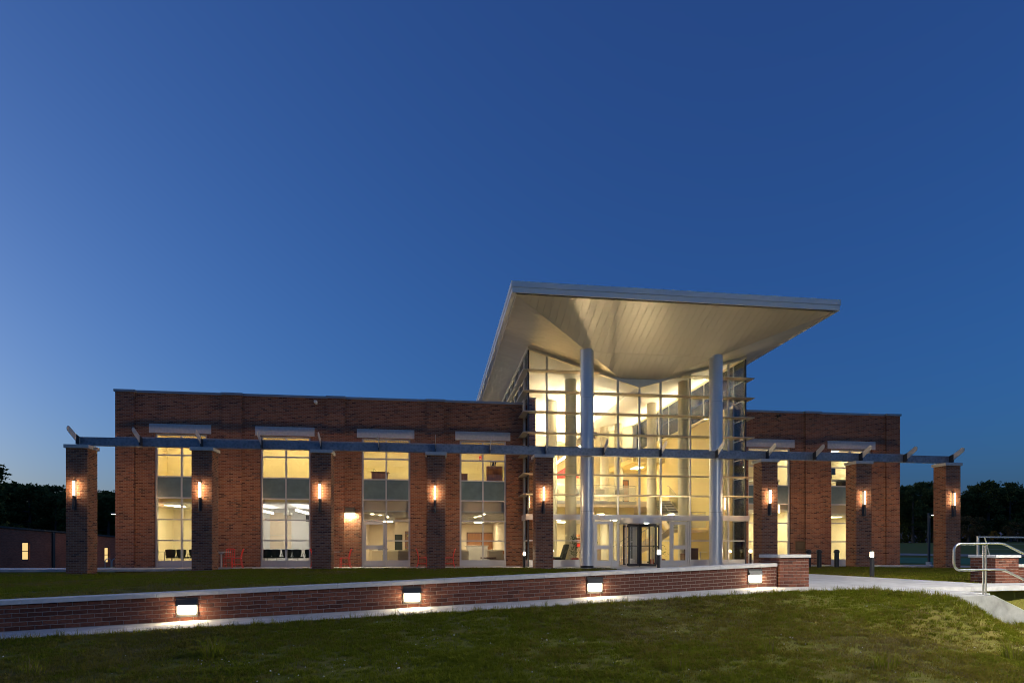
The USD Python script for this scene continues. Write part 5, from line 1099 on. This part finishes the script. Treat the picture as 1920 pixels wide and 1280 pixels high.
thicket('undergrowth', 'dark undergrowth below the pines behind the low building at left', (-70, 270, 80, 98), 8000, 5.5, 6)

# ================================================================ grass
def tuft(seed, n, h, look, lean=.55, spread=.07, width=.0028, seedhead=False):
    rg = np.random.default_rng(seed); v = []; f = []
    for k in range(n):
        a = rg.uniform(0, 6.28); r = spread*math.sqrt(rg.uniform(0, 1)); b = np.array([r*math.cos(a), r*math.sin(a), -.01]); l = h*rg.uniform(.45, 1.1); a2 = a + rg.normal(0, .9); ln = lean*rg.uniform(.2, 1.2)
        o = np.array([math.cos(a2), math.sin(a2), 0]); w = np.array([-math.sin(a2), math.cos(a2), 0])*width*rg.uniform(.7, 1.4)
        p1 = b + o*l*ln*.30 + [0, 0, l*.55]; p2 = b + o*l*ln + [0, 0, l*(1 - .35*ln)]
        q = len(v); v += [b - w, b + w, p1 + w*.8, p1 - w*.8, p2]; f += [[q, q+1, q+2], [q, q+2, q+3], [q+3, q+2, q+4]]
    return np.array(v), np.array(f)
def scatter(name, label, protos_, pts, zs, sc, rzs, idx):
    pi = UsdGeom.PointInstancer.Define(stage, '/World/' + numbered('/World', name)); base = str(pi.GetPath())
    tg = []
    for k, (vf, look) in enumerate(protos_):
        m = usdkit.mesh(stage, f'{base}/tuft_{k:03d}' if k else f'{base}/tuft', vf, look); tg.append(m.GetPath())
    pi.CreatePrototypesRel().SetTargets(tg)
    pi.CreateProtoIndicesAttr(Vt.IntArray.FromNumpy(idx.astype(np.int32)))
    pi.CreatePositionsAttr(Vt.Vec3fArray.FromNumpy(np.c_[pts, zs].astype(np.float32)))
    q = np.c_[np.cos(rzs/2), 0*rzs, 0*rzs, np.sin(rzs/2)]
    pi.CreateOrientationsAttr(Vt.QuathArray([Gf.Quath(float(a[0]), float(a[1]), float(a[2]), float(a[3])) for a in q]))
    pi.CreateScalesAttr(Vt.Vec3fArray.FromNumpy(np.repeat(sc[:, None], 3, 1).astype(np.float32)))
    put(pi.GetPrim(), label=label, category='grass', kind='stuff')
rgg = np.random.default_rng(21)
PRO = [(tuft(1, 20, .07, None, 1.0, .06, .0036), M['grass_green']), (tuft(2, 18, .065, None, 1.2, .08, .004), M['grass_green']), (tuft(3, 18, .065, None, 1.1, .07, .0036), M['grass_olive']), (tuft(4, 18, .075, None, 1.3, .08, .0034), M['grass_olive']), (tuft(5, 14, .06, None, 1.5, .09, .003), M['grass_straw']), (tuft(6, 14, .07, None, 1.3, .08, .003), M['grass_straw'])]
def lawn(name, label, n, region, hmul=1.0, dens=None, pro=PRO, zoff=0.0):
    X, Y = region(n); u, v = toUV(X, Y)
    c = meshkit.fbm(np.stack([X*.55, Y*.55, 0*X], -1), 4, 5); c2 = meshkit.fbm(np.stack([X*1.9, Y*1.9, 0*X], -1), 3, 9)
    bare = (c2 < .36) & (rgg.uniform(0, 1, len(X)) < .45)
    keep = ~bare
    if dens is not None: keep &= dens(X, Y, u, v)
    X, Y, c, c2, u, v = X[keep], Y[keep], c[keep], c2[keep], u[keep], v[keep]
    g = (c - .5)*4.2 + rgg.normal(0, .6, len(X)); idx = np.where(g > -.05, rgg.integers(0, 2, len(X)), np.where(g > -1.0, rgg.integers(2, 4, len(X)), rgg.integers(4, 6, len(X))))
    sc = rgg.uniform(.6, 1.25, len(X))*hmul*(.75 + .8*np.clip(c2, .2, .8))
    no = (meshkit.fbm(np.stack([X*0.8, Y*0.8, 0*X], -1), 4, 3) - .5)*.07*sm((22 - Y)/8.0)*np.maximum(sm((-1.1 - v)/0.7), sm((v - .5)/.8))*np.where((u > 6.0) & (v > -3.5), 0.0, 1.0)
    scatter(name, label, pro, np.c_[X, Y], land(X, Y) + no - .008 + zoff, sc, rgg.uniform(0, 6.28, len(X)), idx)
def wedge(z0, z1, p0=-60, p1=1980):
    def fn(n):
        D = np.sqrt(rgg.uniform(z0**2, z1**2, n)); px = rgg.uniform(p0, p1, n); t = (px - 960)/F_PX; Xc = t*D
        return Xc*math.cos(YAW) + D*math.sin(YAW), -Xc*math.sin(YAW) + D*math.cos(YAW)
    return fn
front_ok = lambda X, Y, u, v: (v < edge_v(u) - .02) & ~((u > 6.9) & (v > -2.78))
lawn('lawn_grass', 'mown patchy grass bank in the foreground below the ramp path', 42000, wedge(5.2, 13.5), .8, front_ok)
upper_ok = lambda X, Y, u, v: (v > .42) & (Y < 27.85) & ~((X > 7.85) & (X < 12.55) & (Y > 11)) & ~((X > 4.45) & (X < 16.5) & (Y > 26.35)) & ~((u > 5.6) & (u < 6.5) & (v < .65)) & ~((u > 11.7) & (v < .9))
lawn('lawn_grass', 'mown grass between the seat wall and the pergola columns', 42000, wedge(9.5, 29, -60, 1830), 1.0, upper_ok)
lawn('lawn_grass', 'grass right of the walk between the black bollards and the far columns', 14000, wedge(13.5, 31, 1490, 1980), 1.3, upper_ok)
# longer unmown fringe along the edge of the ramp, the walk and the cheek wall
LONG = [(tuft(11, 12, .17, None, .6, .05, .0032), M['grass_green']), (tuft(12, 10, .20, None, .75, .05, .003), M['grass_olive']), (tuft(13, 8, .16, None, .9, .05, .003), M['grass_straw']), (tuft(14, 9, .26, None, .7, .05, .0035), M['grass_green'])]
def fringe(n):
    u = rgg.uniform(-10.5, 6.95, n); v = -1.05 - np.abs(rgg.normal(0, .13, n)) - .03
    k = n//5; u[:k] = rgg.uniform(6.6, 6.98, k) ; v[:k] = rgg.uniform(-3.4, -1.0, k); j = n//4; u[k:k+j] = rgg.uniform(6.9, 9.4, j); v[k:k+j] = -2.8 - np.abs(rgg.normal(0, .35, j))
    return UV(u, v)
X, Y = fringe(1700); u, v = toUV(X, Y)
scatter('tall_grass', 'longer unmown grass fringe along the ramp path and the cheek wall', LONG, np.c_[X, Y], land(X, Y) - .01, rgg.uniform(.28, .72, len(X)), rgg.uniform(0, 6.28, len(X)), rgg.integers(0, 4, len(X)))
# coarse clumps standing out of the mown grass
for px, D, h, lb, n in ((398, 7.35, .34, 'tall coarse grass clump with pale tips at lower left', 90), (1270, 6.75, .26, 'spiky dry grass clump at the bottom edge, right of centre', 60), (1440, 7.6, .22, 'low spreading grass clump on the right of the bank', 60), (1900, 7.4, .36, 'tall green grass clump at the lower right corner', 90), (1660, 6.9, .26, 'green grass clump at the bottom right of the bank', 70), (60, 6.6, .24, 'yellowish grass clump at the lower left corner', 60)):
    x, y = cam_xy(px, D); t = thing('grass_clump', lb, 'grass clump', (x, y, float(land(x, y)) - .02)); part(t, 'blades', tuft(int(px), n, h, None, .8, .11, .0034), M['grass_green']); part(t, 'dry_stalks', tuft(int(px)+1, n//6, h*1.15, None, .6, .08, .004), M['grass_straw'])
# pale stones and litter in the bare patches
m = MB()
X, Y = wedge(5.6, 10.5)(900); u, v = toUV(X, Y); ok = (v < -1.3) & (u < 6.8) & (meshkit.fbm(np.stack([X*1.9, Y*1.9, 0*X], -1), 3, 9) < .42)
for x, y in zip(X[ok], Y[ok]):
    r = rgg.uniform(.004, .012); z = float(land(x, y)); s = rgg.uniform(.6, 1.3, 3)*r
    m.add([[x-s[0], y, z+.006], [x, y-s[1], z+.006], [x+s[0], y, z+.006], [x, y+s[1], z+.006], [x, y, z+.008+s[2]]], [[0, 1, 4], [1, 2, 4], [2, 3, 4], [3, 0, 4]])
top('pebbles', m.get(), M['limestone'], 'small pale stones scattered in bare patches of the foreground grass', 'pebbles', kind='stuff')
